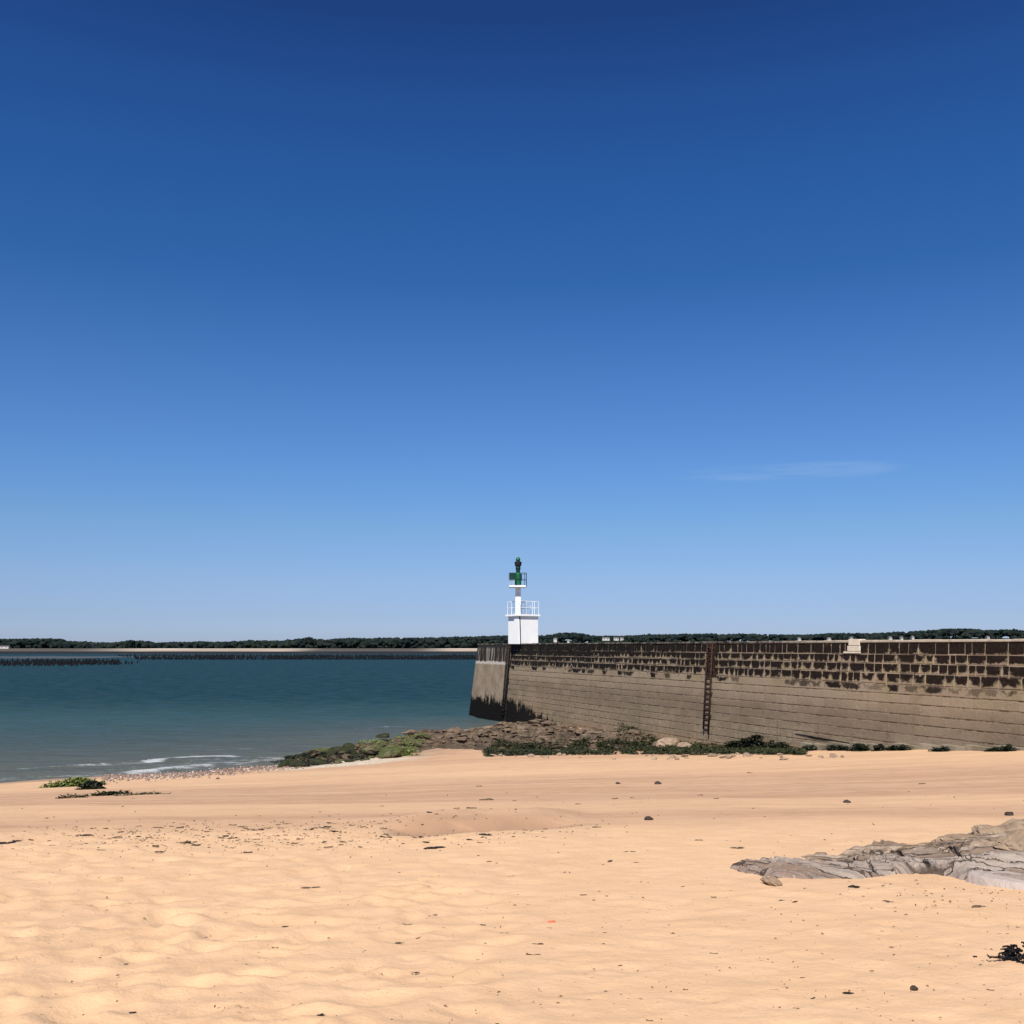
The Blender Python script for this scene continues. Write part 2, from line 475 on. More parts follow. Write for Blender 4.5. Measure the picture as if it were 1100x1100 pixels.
fmask = t.ms(t.math('ADD', fn, t.math('MULTIPLY', t.attr('foam'), 0.36)), 0.60, 0.86)
wcol = t.mix(fmask, wcol, (0.46, 0.48, 0.48))
w1 = t.bump(t.noise(t.scale(p, (0.45, 1.0, 1)), 1.3, 6, 0.62, 0.3), 0.26, 1.0)
w2 = t.bump(t.noise(t.scale(p, (0.14, 0.4, 1)), 0.8, 4, 0.6), 0.5, 0.8, w1)
water_m = t.done(wcol, 0.2, 0.022, w2)
t.b.inputs['Specular IOR Level'].default_value = 0.0
gl = t.n('ShaderNodeBsdfGlossy'); gl.inputs['Roughness'].default_value = 0.22; t.put(gl.inputs['Normal'], w2)
fr = t.n('ShaderNodeFresnel'); fr.inputs['IOR'].default_value = 1.33; t.put(fr.inputs['Normal'], w2)
df = t.n('ShaderNodeBsdfDiffuse'); t.put(df.inputs['Color'], wcol); t.put(df.inputs['Normal'], w2)
ws = t.n('ShaderNodeMixShader'); t.put(ws.inputs[0], t.math('MINIMUM', t.math('MULTIPLY', fr.outputs[0], 0.30), t.ms(t.noise(t.scale(p, (0.32, 1.1, 1)), 1.0, 6, 0.68), 0.42, 0.68, 0.008, 0.30)))
t.put(ws.inputs[1], df.outputs[0]); t.put(ws.inputs[2], gl.outputs[0])
t.put(t.t.nodes['Material Output'].inputs['Surface'], ws.outputs[0])
tag(link('sea_water', me, water_m, smooth=True), kind='structure')

# ---- far shore: mud flat, beach, wooded rise
TREE = [(-900, 684), (-500, 685), (-200, 686), (0, 686), (50, 686), (57, 688.5), (110, 690), (127, 688), (150, 688), (158, 690), (200, 689.5), (240, 689), (262, 688), (300, 688),
        (320, 686), (350, 687), (365, 685.5), (400, 685.3), (450, 685), (500, 684), (540, 682.5), (580, 683), (595, 681.5), (608, 679.3), (625, 679.8),
        (640, 682.7), (660, 683), (700, 681.7), (740, 681), (770, 680.7), (780, 682), (800, 680.7), (830, 681), (870, 681.7), (900, 680.3), (950, 680),
        (1000, 677.5), (1030, 674.8), (1055, 675.2), (1066, 677.2), (1080, 676.8), (1090, 676), (1100, 676.6), (1200, 677), (1500, 680), (2000, 684)]
SHORE_D = 1560.0
tx = np.array([ray(a, b)[0] * SHORE_D for a, b in TREE]); tz = np.array([EYE + ray(a, b)[1] * (SHORE_D + 30) for a, b in TREE])
def canopy(x): return np.interp(x, tx, tz) - 0.5 + 1.7 * fbm(np.asarray(x) * 0.018, np.asarray(x) * 0.0 + 3, 66, 4, 0.6)
xs = np.linspace(-2600, 2600, 240)
def shore_strip(name, prof, mat, kind='structure', jit=6.0):
    ys = np.array([q[0] for q in prof], float)
    Yg, Xg = np.meshgrid(ys, xs, indexing='ij')
    Zg = np.zeros_like(Yg)
    for i, q in enumerate(prof):
        Zg[i] = q[1](xs) if callable(q[1]) else q[1]
    Yg = Yg + jit * 4 * fbm(Xg * 0.006, Yg * 0.0, 12, 3)
    m_, _ = grid_mesh(name, Xg, Yg, Zg)
    return tag(link(name, m_, mat, smooth=True), kind=kind)
mud_m = simple('wet_mud', (0.012, 0.014, 0.014), (0.03, 0.03, 0.028), 0.02, 0.9, 0.1, use_obj=False)
t = NT('far_sand'); p = t.pos()
fs = t.mix(t.ms(t.noise(t.scale(p, (0.004, 0.01, 0.1)), 1.0, 5), 0.42, 0.6), (0.36, 0.30, 0.24), (0.66, 0.55, 0.44))
px_ = t.xyz(p)[0]
pale_ = t.math('MAXIMUM', t.math('MULTIPLY', t.ms(px_, -640, -480), t.ms(px_, -330, -270, 1.0, 0.0)), t.ms(px_, -150, -70))
fs = t.mix(t.math('ADD', 0.05, t.math('MULTIPLY', pale_, 0.95)), (0.075, 0.068, 0.06), fs)
far_sand_m = t.done(fs, 0.95, 0.1)
scrub_m = simple('far_scrub', (0.012, 0.022, 0.016), (0.03, 0.04, 0.022), 0.03, 0.95, 0.05, use_obj=False)
shore_strip('mud_flat', [(960, -0.2), (1010, 0.25), (1200, 0.4), (1470, 0.6)], mud_m)
shore_strip('far_beach', [(1440, 0.1), (1452, 0.9), (1480, lambda x: 2.1 + 0.8 * np.sin(x * 0.01)), (1530, lambda x: 4.0 + 1.2 * fbm(x * 0.01, x * 0, 5, 3) * 2), (1552, 4.5)], far_sand_m)
hillz = lambda k: (lambda x: np.maximum(4.0, (canopy(x) - 9) * k))
shore_strip('far_hills', [(1535, 3.4), (1556, 4.6), (1600, hillz(0.5)), (1700, hillz(0.9)), (1900, hillz(1.0)), (2500, hillz(1.0)), (3200, -2)], scrub_m)
sb = []
for (xa, xb, ya, yb) in ((-40, 205, 704.8, 707.0),):
    pa, pb = at_height(xa, yb, 0), at_height(xb, ya, 0)
    n = 60
    Yg, Xg = np.meshgrid(np.linspace(600, 740, 8), np.linspace(-400, -240, n), indexing='ij')
    e_ = np.minimum.reduce([(Yg - 600) / 30, (740 - Yg) / 30, (Xg + 400) / 30, (-240 - Xg) / 60])
    Zg = np.clip(e_ + fbm(Xg * .03, Yg * .03, 8, 3) * 2, -0.4, 1) * 0.3
    m_, _ = grid_mesh('sand_bar', Xg, Yg, Zg)
    tag(link('sand_bar', m_, simple('grey_silt', (0.055, 0.06, 0.06), (0.085, 0.085, 0.08), 0.02, 0.6, 0.3, use_obj=False), smooth=True), kind='structure')

# ---- the wood on the far shore: one far-off mass of canopy clumps
def ico(sub):
    bm = bmesh.new(); bmesh.ops.create_icosphere(bm, subdivisions=sub, radius=1.0)
    v = np.array([q.co[:] for q in bm.verts]); f = np.array([[q.index for q in fc.verts] for fc in bm.faces]); bm.free()
    return v, f
IV, IF = ico(2)
IV1, IF1 = ico(1)
VV, FF, cnt = [], [], 0
def clump(cx, cy, cz, rx, rz, iv=IV, fc=IF):
    global cnt
    n = RNG.normal(0, 1, (len(iv), 1))
    ph = RNG.random(3) * 6.28
    lump = 0.16 * np.sin(iv[:, :1] * 4.1 + ph[0]) + 0.16 * np.sin(iv[:, 1:2] * 3.7 + ph[1]) + 0.14 * np.sin(iv[:, 2:] * 5.3 + ph[2])
    q = iv * (1 + lump + 0.10 * n) * np.array([rx, rx, rz]) + np.array([cx, cy, cz])
    VV.append(q); FF.append(fc + cnt); cnt += len(iv)
for k in range(2500):
    x = RNG.uniform(-1500, 1500)
    if abs(x) > 1000 and RNG.random() < 0.55: continue
    top = float(canopy(x))
    rz = RNG.uniform(3.0, 5.5); rx = rz * RNG.uniform(0.9, 1.7)
    clump(x, 1590 + RNG.uniform(-12, 25), top - rz * RNG.uniform(0.95, 1.25), rx, rz)
for k in range(1900):
    x = RNG.uniform(-1400, 1400)
    top = float(canopy(x))
    rz = RNG.uniform(2.2, 4.0); rx = rz * RNG.uniform(1.0, 1.8)
    clump(x, 1565 + RNG.uniform(-8, 14), 4.0 + rz * 0.4 + (top - 9) * RNG.random() * 0.9, rx, rz, IV1, IF1)
for k in range(1100):
    x = RNG.uniform(-1000, 1000)
    rz = RNG.uniform(0.9, 2.0)
    clump(x, 1590 + RNG.uniform(-6, 15), float(canopy(x)) - rz * 0.6 + RNG.uniform(-0.5, 0.6), rz * 1.1, rz, IV1, IF1)
me = mesh('distant_wood', np.concatenate(VV), np.concatenate(FF))
t = NT('far_foliage'); p = t.pos()
fcol = t.mix(t.ms(t.noise(p, 0.05, 5, 0.7), 0.35, 0.65), (0.010, 0.017, 0.018), (0.022, 0.031, 0.024))
foliage_m = t.done(fcol, 0.95, 0.05)
wood = link('distant_wood', me, foliage_m)
tag(wood, 'long dark green wood along the far shore across the water', 'wood', kind='stuff')

# single trees that stand above the wood
bark_m = simple('bark', (0.03, 0.025, 0.02), (0.05, 0.04, 0.03), 1.0)
def far_tree(name, px, top_py, halfw, label, tall=False):
    d = SHORE_D + 8
    x = ray(px, 690)[0] * d
    zt = EYE + ray(px, top_py)[1] * d
    z0 = 5.0
    root = empty(name, (x, d, z0), label, 'tree')
    tr = MB(); tr.tube((0, 0, 0), (0, 0, (zt - z0) * 0.7), 0.45, 8, 0.2); tr.build('trunk', bark_m, root)
    global VV, FF, cnt
    VV, FF, cnt = [], [], 0
    H = zt - z0; w = halfw * d / F
    for k in range(70 if not tall else 26):
        a = RNG.random() * 6.28; hh = RNG.random()
        rr = w * math.sqrt(RNG.random()) * (math.sqrt(max(0.02, 1 - hh ** 2)))
        rz = RNG.uniform(0.16, 0.28) * min(w, 6)
        clump(rr * math.cos(a), rr * math.sin(a) * 0.6, H * 0.3 + (H * 0.68 - rz) * hh, rz * 1.2, rz, IV1, IF1)
    link('crown', mesh('crown', np.concatenate(VV), np.concatenate(FF)), foliage_m, root)
far_tree('round_tree', 331, 683.6, 13, 'broad dome crowned tree rising above the far wood, left of centre')
far_tree('round_tree', 141, 687.0, 12, 'wide flat topped tree clump above the far wood at left')
far_tree('round_tree', 48, 685.6, 6, 'rounded tree at the end of the tall wood, far left')
far_tree('slender_tree', 463, 683.4, 1.6, 'thin tree sticking up from the far wood, left one of two near the jetty end', True)
far_tree('slender_tree', 489, 682.6, 1.8, 'thin tree sticking up from the far wood, nearer the jetty end', True)
far_tree('slender_tree', 1090, 674.6, 4, 'pointed tree standing above the wooded hill at far right', True)

# ---- houses on the far shore
hw_m = simple('white_render', (0.50, 0.47, 0.43), (0.62, 0.59, 0.55), 0.5)
roof_m = simple('slate_roof', (0.10, 0.10, 0.11), (0.16, 0.15, 0.15), 0.8)
win_m = simple('dark_glass', (0.02, 0.025, 0.03), (0.03, 0.035, 0.04), 0.5, 0.2, 0.5)
KNOLL = []
def house(px, base_py, w, h, label, group, rz=0.0):
    if px > 620: w, h = w * 0.8, h * 0.55
    d = SHORE_D - 20
    x, _, z = at_depth(px, base_py, d)
    zb = max(3.8, z - 2.6)
    if zb > 5: KNOLL.append((x, d, zb, w))
    r = empty('white_house', (x, d, zb), label, 'house', group, rz)
    hh = (z - zb) + h
    m = MB(); m.box((-w / 2, 0, 0), (w / 2, 7, hh)); m.build('wall', hw_m, r)
    rf = MB(); rf.add([(-w / 2 - .3, -.3, hh), (w / 2 + .3, -.3, hh), (w / 2 + .3, 7.3, hh), (-w / 2 - .3, 7.3, hh), (-w / 2, 3.5, hh + 1.6), (w / 2, 3.5, hh + 1.6)],
                      [(0, 1, 5, 4), (2, 3, 4, 5), (0, 4, 3), (1, 2, 5), (3, 2, 1, 0)])
    rf.build('roof', roof_m, r)
    for k in (-0.25, 0.25):
        wn = MB(); wn.box((w * k - .5, -0.06, hh - 2.0), (w * k + .5, 0.0, hh - 0.7)); wn.build('window', win_m, r)
house(596.5, 688.2, 4.8, 2.6, 'white house among dark trees just right of the lighthouse, nearest it', 'houses on the far shore')
house(610.5, 689.2, 3.2, 2.0, 'smaller white house among dark trees right of the lighthouse', 'houses on the far shore')
for px, w in ((651, 13), (662, 9), (668, 6)):
    house(px, 686.4, w, 1.8, 'white house in the close row seen over the jetty, right of the lighthouse', 'row of houses over the jetty')
for px, w, y in ((859, 5.0, 684.6), (891, 6, 684.6), (915, 5.0, 684.0), (957, 5, 683.6), (969, 4, 683.6), (981, 4, 682.8), (1062, 4.5, 683.0)):
    house(px, y + 2.2, w, 2.6, 'white house top peeping over the jetty toward the right', 'scattered houses over the jetty')
house(4, 696.5, 14, 2.4, 'long low white house below the trees at far left', 'houses on the far shore')
house(34, 699.2, 3.5, 2.2, 'small white beach house beside the pale far beach at left', 'houses on the far shore')
house(53, 699.4, 2.5, 1.6, 'tiny white hut at the left start of the far beach', 'houses on the far shore')

# the wooded rises the houses stand on
VV, FF, cnt = [], [], 0
kv, kf = [], []
for (x, d, zb, w) in KNOLL:
    m = MB(); m.lathe([(w + 16, 0.0), (w + 10, (zb - 3.5) * 0.55), (w * 0.7 + 4, zb - 3.5 + 0.1)], 16, (x, d + 6, 3.5))
    b = len(kv); kv += m.v; kf += [tuple(i + b for i in q) for q in m.f]
    for q in range(46):
        a = RNG.uniform(math.pi, 2 * math.pi); tt = RNG.random()
        rr = (w + 16) * (1 - tt) + (w * 0.7 + 4) * tt
        r_ = RNG.uniform(1.2, 2.6)
        clump(x + rr * math.cos(a), d + 6 + rr * math.sin(a), 3.5 + (zb - 3.5) * tt - r_ * 0.35, r_ * 1.3, r_, IV1, IF1)
tag(link('far_knolls', mesh('far_knolls', kv, kf), scrub_m), kind='structure')
tag(link('knoll_wood', mesh('knoll_wood', np.concatenate(VV), np.concatenate(FF)), foliage_m), 'dark trees and scrub around the houses on the far shore', 'wood', kind='stuff')

# ---- mussel posts standing in the water
post_m = simple('mussel_crust', (0.004, 0.0045, 0.006), (0.010, 0.010, 0.011), 3.0, 0.8, 0.2)
def post_mesh():
    m = MB(); m.lathe([(0.10, -0.6), (0.13, 0.0), (0.22, 0.25), (0.25, 0.8), (0.21, 1.25), (0.11, 1.4), (0.09, 1.7)], 8)
    v = np.array(m.v); v[:, :2] *= (1 + RNG.normal(0, 0.12, (len(v), 1)))
    return mesh('mussel_post', v, m.f)
pms = [post_mesh() for _ in range(3)]
for q in pms: q.materials.append(post_m)
n_post = 0
rowsP = [(366, -3, 112), (384, -3, 135), (402, -3, 156), (424, -3, 150), (448, -3, 130)]
for ri, (d, pa, pb) in enumerate(rowsP):
    xa, xb = ray(pa, 700)[0] * d, ray(pb, 700)[0] * d
    x = xa
    while x < xb and n_post < 300:
        dens = 1 - 0.55 * sstep(xb - 22, xb, x)
        if RNG.random() < dens:
            o = bpy.data.objects.new('mussel_post', pms[n_post % 3]); COL.objects.link(o)
            o.location = (x, d + RNG.normal(0, 1.2), -0.25 + RNG.normal(0, 0.12))
            o.rotation_euler = (RNG.normal(0, 0.05), RNG.normal(0, 0.05), RNG.random() * 6)
            o.scale = (RNG.uniform(.9, 1.35),) * 2 + (RNG.uniform(0.5, 0.95),)
            tag(o, 'dark mussel covered post in the near rows standing in the water at left', 'post', 'mussel posts in the water at left')
            n_post += 1
        x += 0.95 * RNG.uniform(0.75, 1.3)
pv, pf, cnt_ = [], [], 0
base_v = np.array([v.co[:] for v in pms[0].vertices]); base_f = [tuple(p_.vertices) for p_ in pms[0].polygons]
for d in (392, 412, 436, 462, 478, 545, 560, 575, 600, 630, 660, 695, 730, 770):
    x = ray(150 - (d - 545) * 0.1, 700)[0] * d
    xe = ray(560, 700)[0] * d
    if d < 500: x, xe = ray(-90, 700)[0] * d, ray(128, 700)[0] * d
    while x < xe:
        if vnoise(x * 0.05, d * 0.1, 5) > 0.22:
            q = base_v * np.array([1.25, 1.25, RNG.uniform(0.6, 1.15)]) + np.array([x, d + RNG.normal(0, 2), -0.2])
            pv.append(q); pf += [tuple(i + cnt_ for i in f_) for f_ in base_f]; cnt_ += len(q)
        x += RNG.uniform(0.7, 1.6)
tag(link('mussel_post_rows', mesh('mussel_post_rows', np.concatenate(pv), pf), post_m), 'distant dense rows of dark mussel posts in front of the far beach', 'posts', kind='stuff')

# ================================================================== THE JETTY
LEN = 105.0                                    # along the wall, from the seaward end
def W(u, h, out=0.0):
    """point on the battered face: u metres from the seaward end, h above water, out = proud of the face"""
    o = (TOP - h) * BATTER + out - (TOP) * BATTER
    q = A + WD * u + WN * o
    return (q[0], q[1], h)
def u_of(px):
    """distance along the wall where a photo column meets its top edge"""
    a = ray(px, 695)[0]
    A2 = A + WN * (-TOP * BATTER)
    return float((a * A2[1] - A2[0]) / (WD[0] - a * WD[1]))
U_LAD1, U_LAD2 = u_of(548), u_of(765.5)
U_PANEL = U_LAD1 - 0.35
jetty = empty('stone_jetty', (A[0], A[1], 0), 'long battered stone jetty running from right foreground out into the water', 'jetty')
JINV = Vector((A[0], A[1], 0))
def jl(pt): return (pt[0] - JINV.x, pt[1] - JINV.y, pt[2])

# masonry blocks: every stone of the seen face is real relief
heights = [0.52, 0.40, 0.42, 0.47]
while sum(heights) < TOP + 2.0: heights.append(0.38 + 0.10 * random.random())
verts, faces, tint, dark, local, wallv = [], [], [], [], [], []
h1 = TOP - 0.10
for ci, hh in enumerate(heights):
    h0 = h1 - hh
    u = U_PANEL + 0.75
    jh, jv = (0, 0)
    pass
    while u < LEN:
        L = random.choice((0.36, 0.5, 0.62, 0.7, 0.85, 1.05)) * random.uniform(.9, 1.1) if ci < 4 else 1.25 * (0.6 + 0.8 * random.random())
        jh, jv = (0.016, 0.009 if u > 42 else 0.003) if ci < 4 else (0.013, 0.0012)
        if u < 42 and ci in (2, 3): jh = 0.026
        if u < 40 and ci == 0: jh = 0.004
        a, b = u + jv, u + L - jv
        c0, c1 = h0 + jh * random.uniform(.5, 1.15), h1 - jh * random.uniform(.3, 1.1)
        pr = random.uniform(-0.006, 0.014) if ci < 4 else random.uniform(-0.004, 0.006)
        bv = 0.012 if ci < 4 else 0.02
        n0 = len(verts)
        for (uu, vv, oo) in ((a, c0, -0.04), (b, c0, -0.04), (b, c1, -0.04), (a, c1, -0.04)):
            verts.append(jl(W(uu, vv, oo)))
        j = lambda q: random.uniform(-q, q)
        bh = bv + 0.0 if ci < 4 else 0.003
        jj = 0.016 if ci < 4 else 0.002
        ins = [(a + bh + abs(j(jj)), c0 + bv + abs(j(.014))), (b - bh - abs(j(jj)), c0 + bv + abs(j(.012))), (b - bh - abs(j(jj)), c1 - bv - abs(j(.012))), (a + bh + abs(j(jj)), c1 - bv - abs(j(.012)))]
        for (uu, vv) in ins: verts.append(jl(W(uu, vv, pr + j(.004))))
        faces += [(n0 + 4, n0 + 5, n0 + 6, n0 + 7), (n0, n0 + 1, n0 + 5, n0 + 4), (n0 + 1, n0 + 2, n0 + 6, n0 + 5), (n0 + 2, n0 + 3, n0 + 7, n0 + 6), (n0 + 3, n0, n0 + 4, n0 + 7)]
        tn = random.random()
        far = max(0.0, 1 - u / 45)
        if ci == 0 or (ci == 1 and u < 30): dk = random.uniform(0.95, 1.4)
        elif ci < 3: dk = random.uniform(0.62, 1.0) if random.random() < 0.93 else random.uniform(0.35, 0.6)
        elif ci == 3: dk = random.uniform(0.45, 0.9) if random.random() < 0.9 else 0.3
        elif ci == 4: dk = random.uniform(0.15, 0.42) if random.random() < 0.55 else 0.0
        else: dk = 0.0
        for k in range(8):
            tint.append(tn); dark.append(dk)
            local.append(((0, 0), (1, 0), (1, 1), (0, 1), (.05, .08), (.95, .08), (.95, .92), (.05, .92))[k])
        for (uu, vv) in ((a, c0), (b, c0), (b, c1), (a, c1)) + tuple(ins): wallv.append((uu, vv))
        u += L
    h1 = h0
    if h1 < -1.0: break
me = mesh('masonry', verts, faces)
vattr(me, 'tint', tint); vattr(me, 'dark', dark)
def uvl(me, name, per_vert):
    l = me.uv_layers.new(name=name)
    pv_ = np.array(per_vert, np.float32); idx = np.zeros(len(me.loops), np.int32); me.loops.foreach_get('vertex_index', idx)
    l.data.foreach_set('uv', pv_[idx].reshape(-1))
uvl(me, 'block', local); uvl(me, 'wall', wallv)

def wall_algae(t, uvw):
    """dark sea growth at the foot, thick at the seaward end; returns (mask, green share)"""
    x = t.xyz(uvw)
    nz = t.noise(uvw, 0.9, 6, 0.72)
    n2 = t.noise(t.scale(uvw, (2.2, 0.6, 1)), 1.0, 5, 0.7)
    lim = t.ms(x[0], 9.0, 31.0, 2.0, 0.1)                       # upper limit of growth along the wall
    d = t.math('SUBTRACT', t.math('ADD', lim, t.math('MULTIPLY', t.math('SUBTRACT', t.math('ADD', nz, n2), 1.0), 2.6)), x[1])
    return t.ms(d, -0.12, 0.35)
t = NT('jetty_masonry')
uvw = t.n('ShaderNodeUVMap', uv_map='wall').outputs[0]; uvb = t.n('ShaderNodeUVMap', uv_map='block').outputs[0]
x = t.xyz(uvw); xb = t.xyz(uvb)
tint_ = t.attr('tint'); dk = t.attr('dark')
big = t.noise(t.scale(uvw, (0.3, 0.5, 1)), 1.0, 5, 0.6); fin = t.noise(uvw, 7, 6, 0.7); blot = t.noise(uvw, 3.2, 5, 0.65)
stone = t.mix(tint_, (0.258, 0.196, 0.134), (0.338, 0.262, 0.182))
stone = t.mix(t.ms(big, 0.35, 0.65), stone, t.mix(0.5, stone, (0.17, 0.122, 0.085)))
stone = t.mix(t.ms(fin, 0.55, 0.8), stone, (0.43, 0.33, 0.225))
ruddy = t.ms(t.noise(uvw, 0.45, 4), 0.56, 0.7)
stone = t.mix(t.math('MULTIPLY', ruddy, 0.35), stone, (0.25, 0.165, 0.115))
low = t.ms(x[1], 1.5, 3.6, 1.0, 0.0)
stone = t.mix(t.math('MULTIPLY', low, t.ms(blot, 0.42, 0.62)), stone, (0.20, 0.165, 0.095))
# black lichen growing over the middle of the upper stones
ed = t.math('MINIMUM', t.math('MINIMUM', xb[0], t.math('SUBTRACT', 1.0, xb[0])), t.math('MINIMUM', xb[1], t.math('SUBTRACT', 1.0, xb[1])))
ed2 = t.math('ADD', t.math('MULTIPLY', ed, 1.3), t.math('ADD', t.math('MULTIPLY', t.math('SUBTRACT', blot, 0.5), 1.5), t.math('ADD', t.math('MULTIPLY', t.math('SUBTRACT', t.noise(uvw, 0.75, 3), 0.5), 0.9), t.math('MULTIPLY', t.math('SUBTRACT', xb[1], 0.60), t.ms(x[1], TOP - 0.62, TOP - 0.50, 0.48, 0.1)))))
lich = t.ms(ed2, t.math('SUBTRACT', 0.16, t.math('MULTIPLY', dk, 0.42)), t.math('SUBTRACT', 0.50, t.math('MULTIPLY', dk, 0.42)))
lich = t.math('MULTIPLY', lich, t.ms(dk, 0.02, 0.3))
lcol = t.mix(t.ms(fin, 0.4, 0.75), t.mix(t.ms(x[0], 20, 62), (0.005, 0.0045, 0.004), (0.0125, 0.0075, 0.0055)), (0.030, 0.021, 0.015))
stn2 = t.noise(t.scale(uvw, (1.0, 1.3, 1)), 1.7, 6, 0.72)
stone = t.mix(t.math('MULTIPLY', t.ms(blot, 0.56, 0.72), 0.55), stone, (0.40, 0.315, 0.215))
stone = t.mix(t.math('MULTIPLY', t.ms(stn2, 0.54, 0.68), 0.55), stone, (0.105, 0.078, 0.052))
drip = t.noise(t.scale(uvw, (2.6, 0.16, 1)), 1.0, 5, 0.7)
stone = t.mix(t.math('MULTIPLY', t.ms(drip, 0.52, 0.70), 0.42), stone, (0.13, 0.095, 0.062))
tide = t.math('MULTIPLY', t.ms(x[1], 2.2, 3.1), t.ms(x[1], 3.4, 4.4, 1.0, 0.0))
stone = t.mix(t.math('MULTIPLY', tide, 0.32), stone, (0.135, 0.105, 0.075))
lightz = t.math('MULTIPLY', t.math('MULTIPLY', t.ms(x[1], TOP - 3.5, TOP - 2.2), t.ms(x[0], 50, 85, 1.0, 0.25)), t.ms(big, 0.30, 0.60))
stone = t.mix(t.math('MULTIPLY', lightz, 0.6), stone, (0.375, 0.295, 0.205))
ochre = t.math('MULTIPLY', t.ms(x[1], TOP - 3.2, TOP - 1.9), t.ms(t.noise(uvw, 0.6, 4), 0.45, 0.62))
stone = t.mix(t.math('MULTIPLY', ochre, 0.5), stone, (0.25, 0.205, 0.105))
topz = t.ms(x[1], TOP - 2.1, TOP - 1.9)
over = t.math('MULTIPLY', topz, t.ms(stn2, t.ms(x[0], 10, 60, 0.47, 0.58), t.ms(x[0], 10, 60, 0.55, 0.68)))
lich = t.math('MAXIMUM', lich, over)
lcol = t.mix(t.math('MULTIPLY', t.ms(t.noise(uvw, 11, 5, 0.75), 0.62, 0.72), 0.55), lcol, (0.16, 0.12, 0.085))
lcol = t.mix(t.math('MULTIPLY', t.ms(drip, 0.60, 0.68), t.ms(x[0], 50, 25, 0.0, 0.8)), lcol, (0.24, 0.19, 0.14))
col = t.mix(lich, stone, lcol)
alg = wall_algae(t, uvw)
col = t.mix(alg, col, t.mix(t.ms(fin, 0.45, 0.75), (0.0035, 0.003, 0.0022), (0.016, 0.013, 0.008)))
masonry_m = t.done(col, 0.9, 0.15, t.bump(t.noise(uvw, 9, 6, 0.7), 0.03, 0.9))
link('masonry', me, masonry_m, jetty)

# mortar bed behind the stones
def face_grid(name, u0, u1, h0, h1, out, nu, nh, mat, bulge=None, lean=0.0):
    ug, hg = np.meshgrid(np.linspace(u0, u1, nu), np.linspace(h0, h1, nh), indexing='ij')
    P = np.array([[jl(W(a - lean * max(0.0, 1 - (a - u0) / 3.0) * (1 - b / TOP), b, out + (bulge(a, b) if bulge else 0))) for a, b in zip(ra, rb)] for ra, rb in zip(ug, hg)])
    m_, _ = grid_mesh(name, P[..., 0], P[..., 1], P[..., 2])
    l = m_.uv_layers.new(name='wall'); idx = np.zeros(len(m_.loops), np.int32); m_.loops.foreach_get('vertex_index', idx)
    l.data.foreach_set('uv', np.stack([ug, hg], -1).reshape(-1, 2).astype(np.float32)[idx].reshape(-1))
    return link(name, m_, mat, jetty, True)
t = NT('jetty_mortar')
uvw = t.n('ShaderNodeUVMap', uv_map='wall').outputs[0]; x = t.xyz(uvw)
up = t.ms(x[1], TOP - 1.95, TOP - 1.88)
nz = t.noise(uvw, 1.9, 6, 0.75)
pale = t.mix(t.ms(nz, t.ms(x[0], 10, 70, 0.50, 0.52), t.ms(x[0], 10, 70, 0.64, 0.66)), (0.30, 0.23, 0.16), (0.035, 0.026, 0.018))
strk = t.noise(t.scale(uvw, (2.4, 0.25, 1)), 1.0, 4, 0.7)
topband = t.math('MULTIPLY', t.ms(x[1], TOP - 1.02, TOP - 0.92), t.ms(x[0], 30, 46, 1.0, 0.0))
pale = t.mix(t.math('MULTIPLY', topband, t.ms(strk, 0.66, 0.56)), pale, (0.035, 0.026, 0.019))
pale = t.mix(t.ms(x[0], 38, 56, 0.0, 0.45), pale, (0.40, 0.32, 0.225))
mc = t.mix(up, t.mix(t.ms(nz, 0.40, 0.58), (0.085, 0.06, 0.04), (0.25, 0.19, 0.13)), pale)
mc = t.mix(wall_algae(t, uvw), mc, (0.01, 0.009, 0.007))
mortar_m = t.done(mc, 0.95, 0.1)
face_grid('mortar', U_PANEL + 0.3, LEN, -1.2, TOP - 0.04, -0.012, 80, 12, mortar_m)

# rendered end panel at the pier head
t = NT('end_render')
uvw = t.n('ShaderNodeUVMap', uv_map='wall').outputs[0]; x = t.xyz(uvw)
nz = t.noise(uvw, 0.7, 6, 0.65); fin = t.noise(uvw, 5, 6, 0.7)
c = t.mix(t.ms(nz, 0.35, 0.65), (0.25, 0.185, 0.125), (0.35, 0.27, 0.19))
c = t.mix(t.ms(fin, 0.6, 0.8), c, (0.17, 0.135, 0.10))
upn = t.math('ADD', x[1], t.math('MULTIPLY', t.math('SUBTRACT', t.noise(t.scale(uvw, (3, 1, 1)), 1.0, 4), 0.5), 0.5))
upz = t.ms(upn, TOP - 1.75, TOP - 1.6)
strk = t.noise(t.scale(uvw, (2.6, 0.22, 1)), 1.0, 5, 0.7)
upc = t.mix(t.ms(strk, 0.50, 0.62), (0.035, 0.026, 0.02), (0.36, 0.31, 0.25))
upc = t.mix(t.ms(x[1], TOP - 0.55, TOP - 0.25), upc, (0.03, 0.025, 0.022))
c = t.mix(upz, c, upc)
rim = t.math('MULTIPLY', t.ms(upn, TOP - 1.95, TOP - 1.82), t.ms(upn, TOP - 1.70, TOP - 1.58, 1.0, 0.0))
c = t.mix(t.math('MULTIPLY', rim, 0.8), c, (0.62, 0.55, 0.47))
hole = t.ms(t.n('ShaderNodeVectorMath', operation='DISTANCE').outputs['Value'], 0, 1)
c = t.mix(wall_algae(t, uvw), c, t.mix(t.ms(fin, 0.45, 0.75), (0.0035, 0.003, 0.0022), (0.016, 0.013, 0.008)))
render_m = t.done(c, 0.92, 0.12, t.bump(t.noise(uvw, 3, 6, 0.7), 0.05, 0.9))
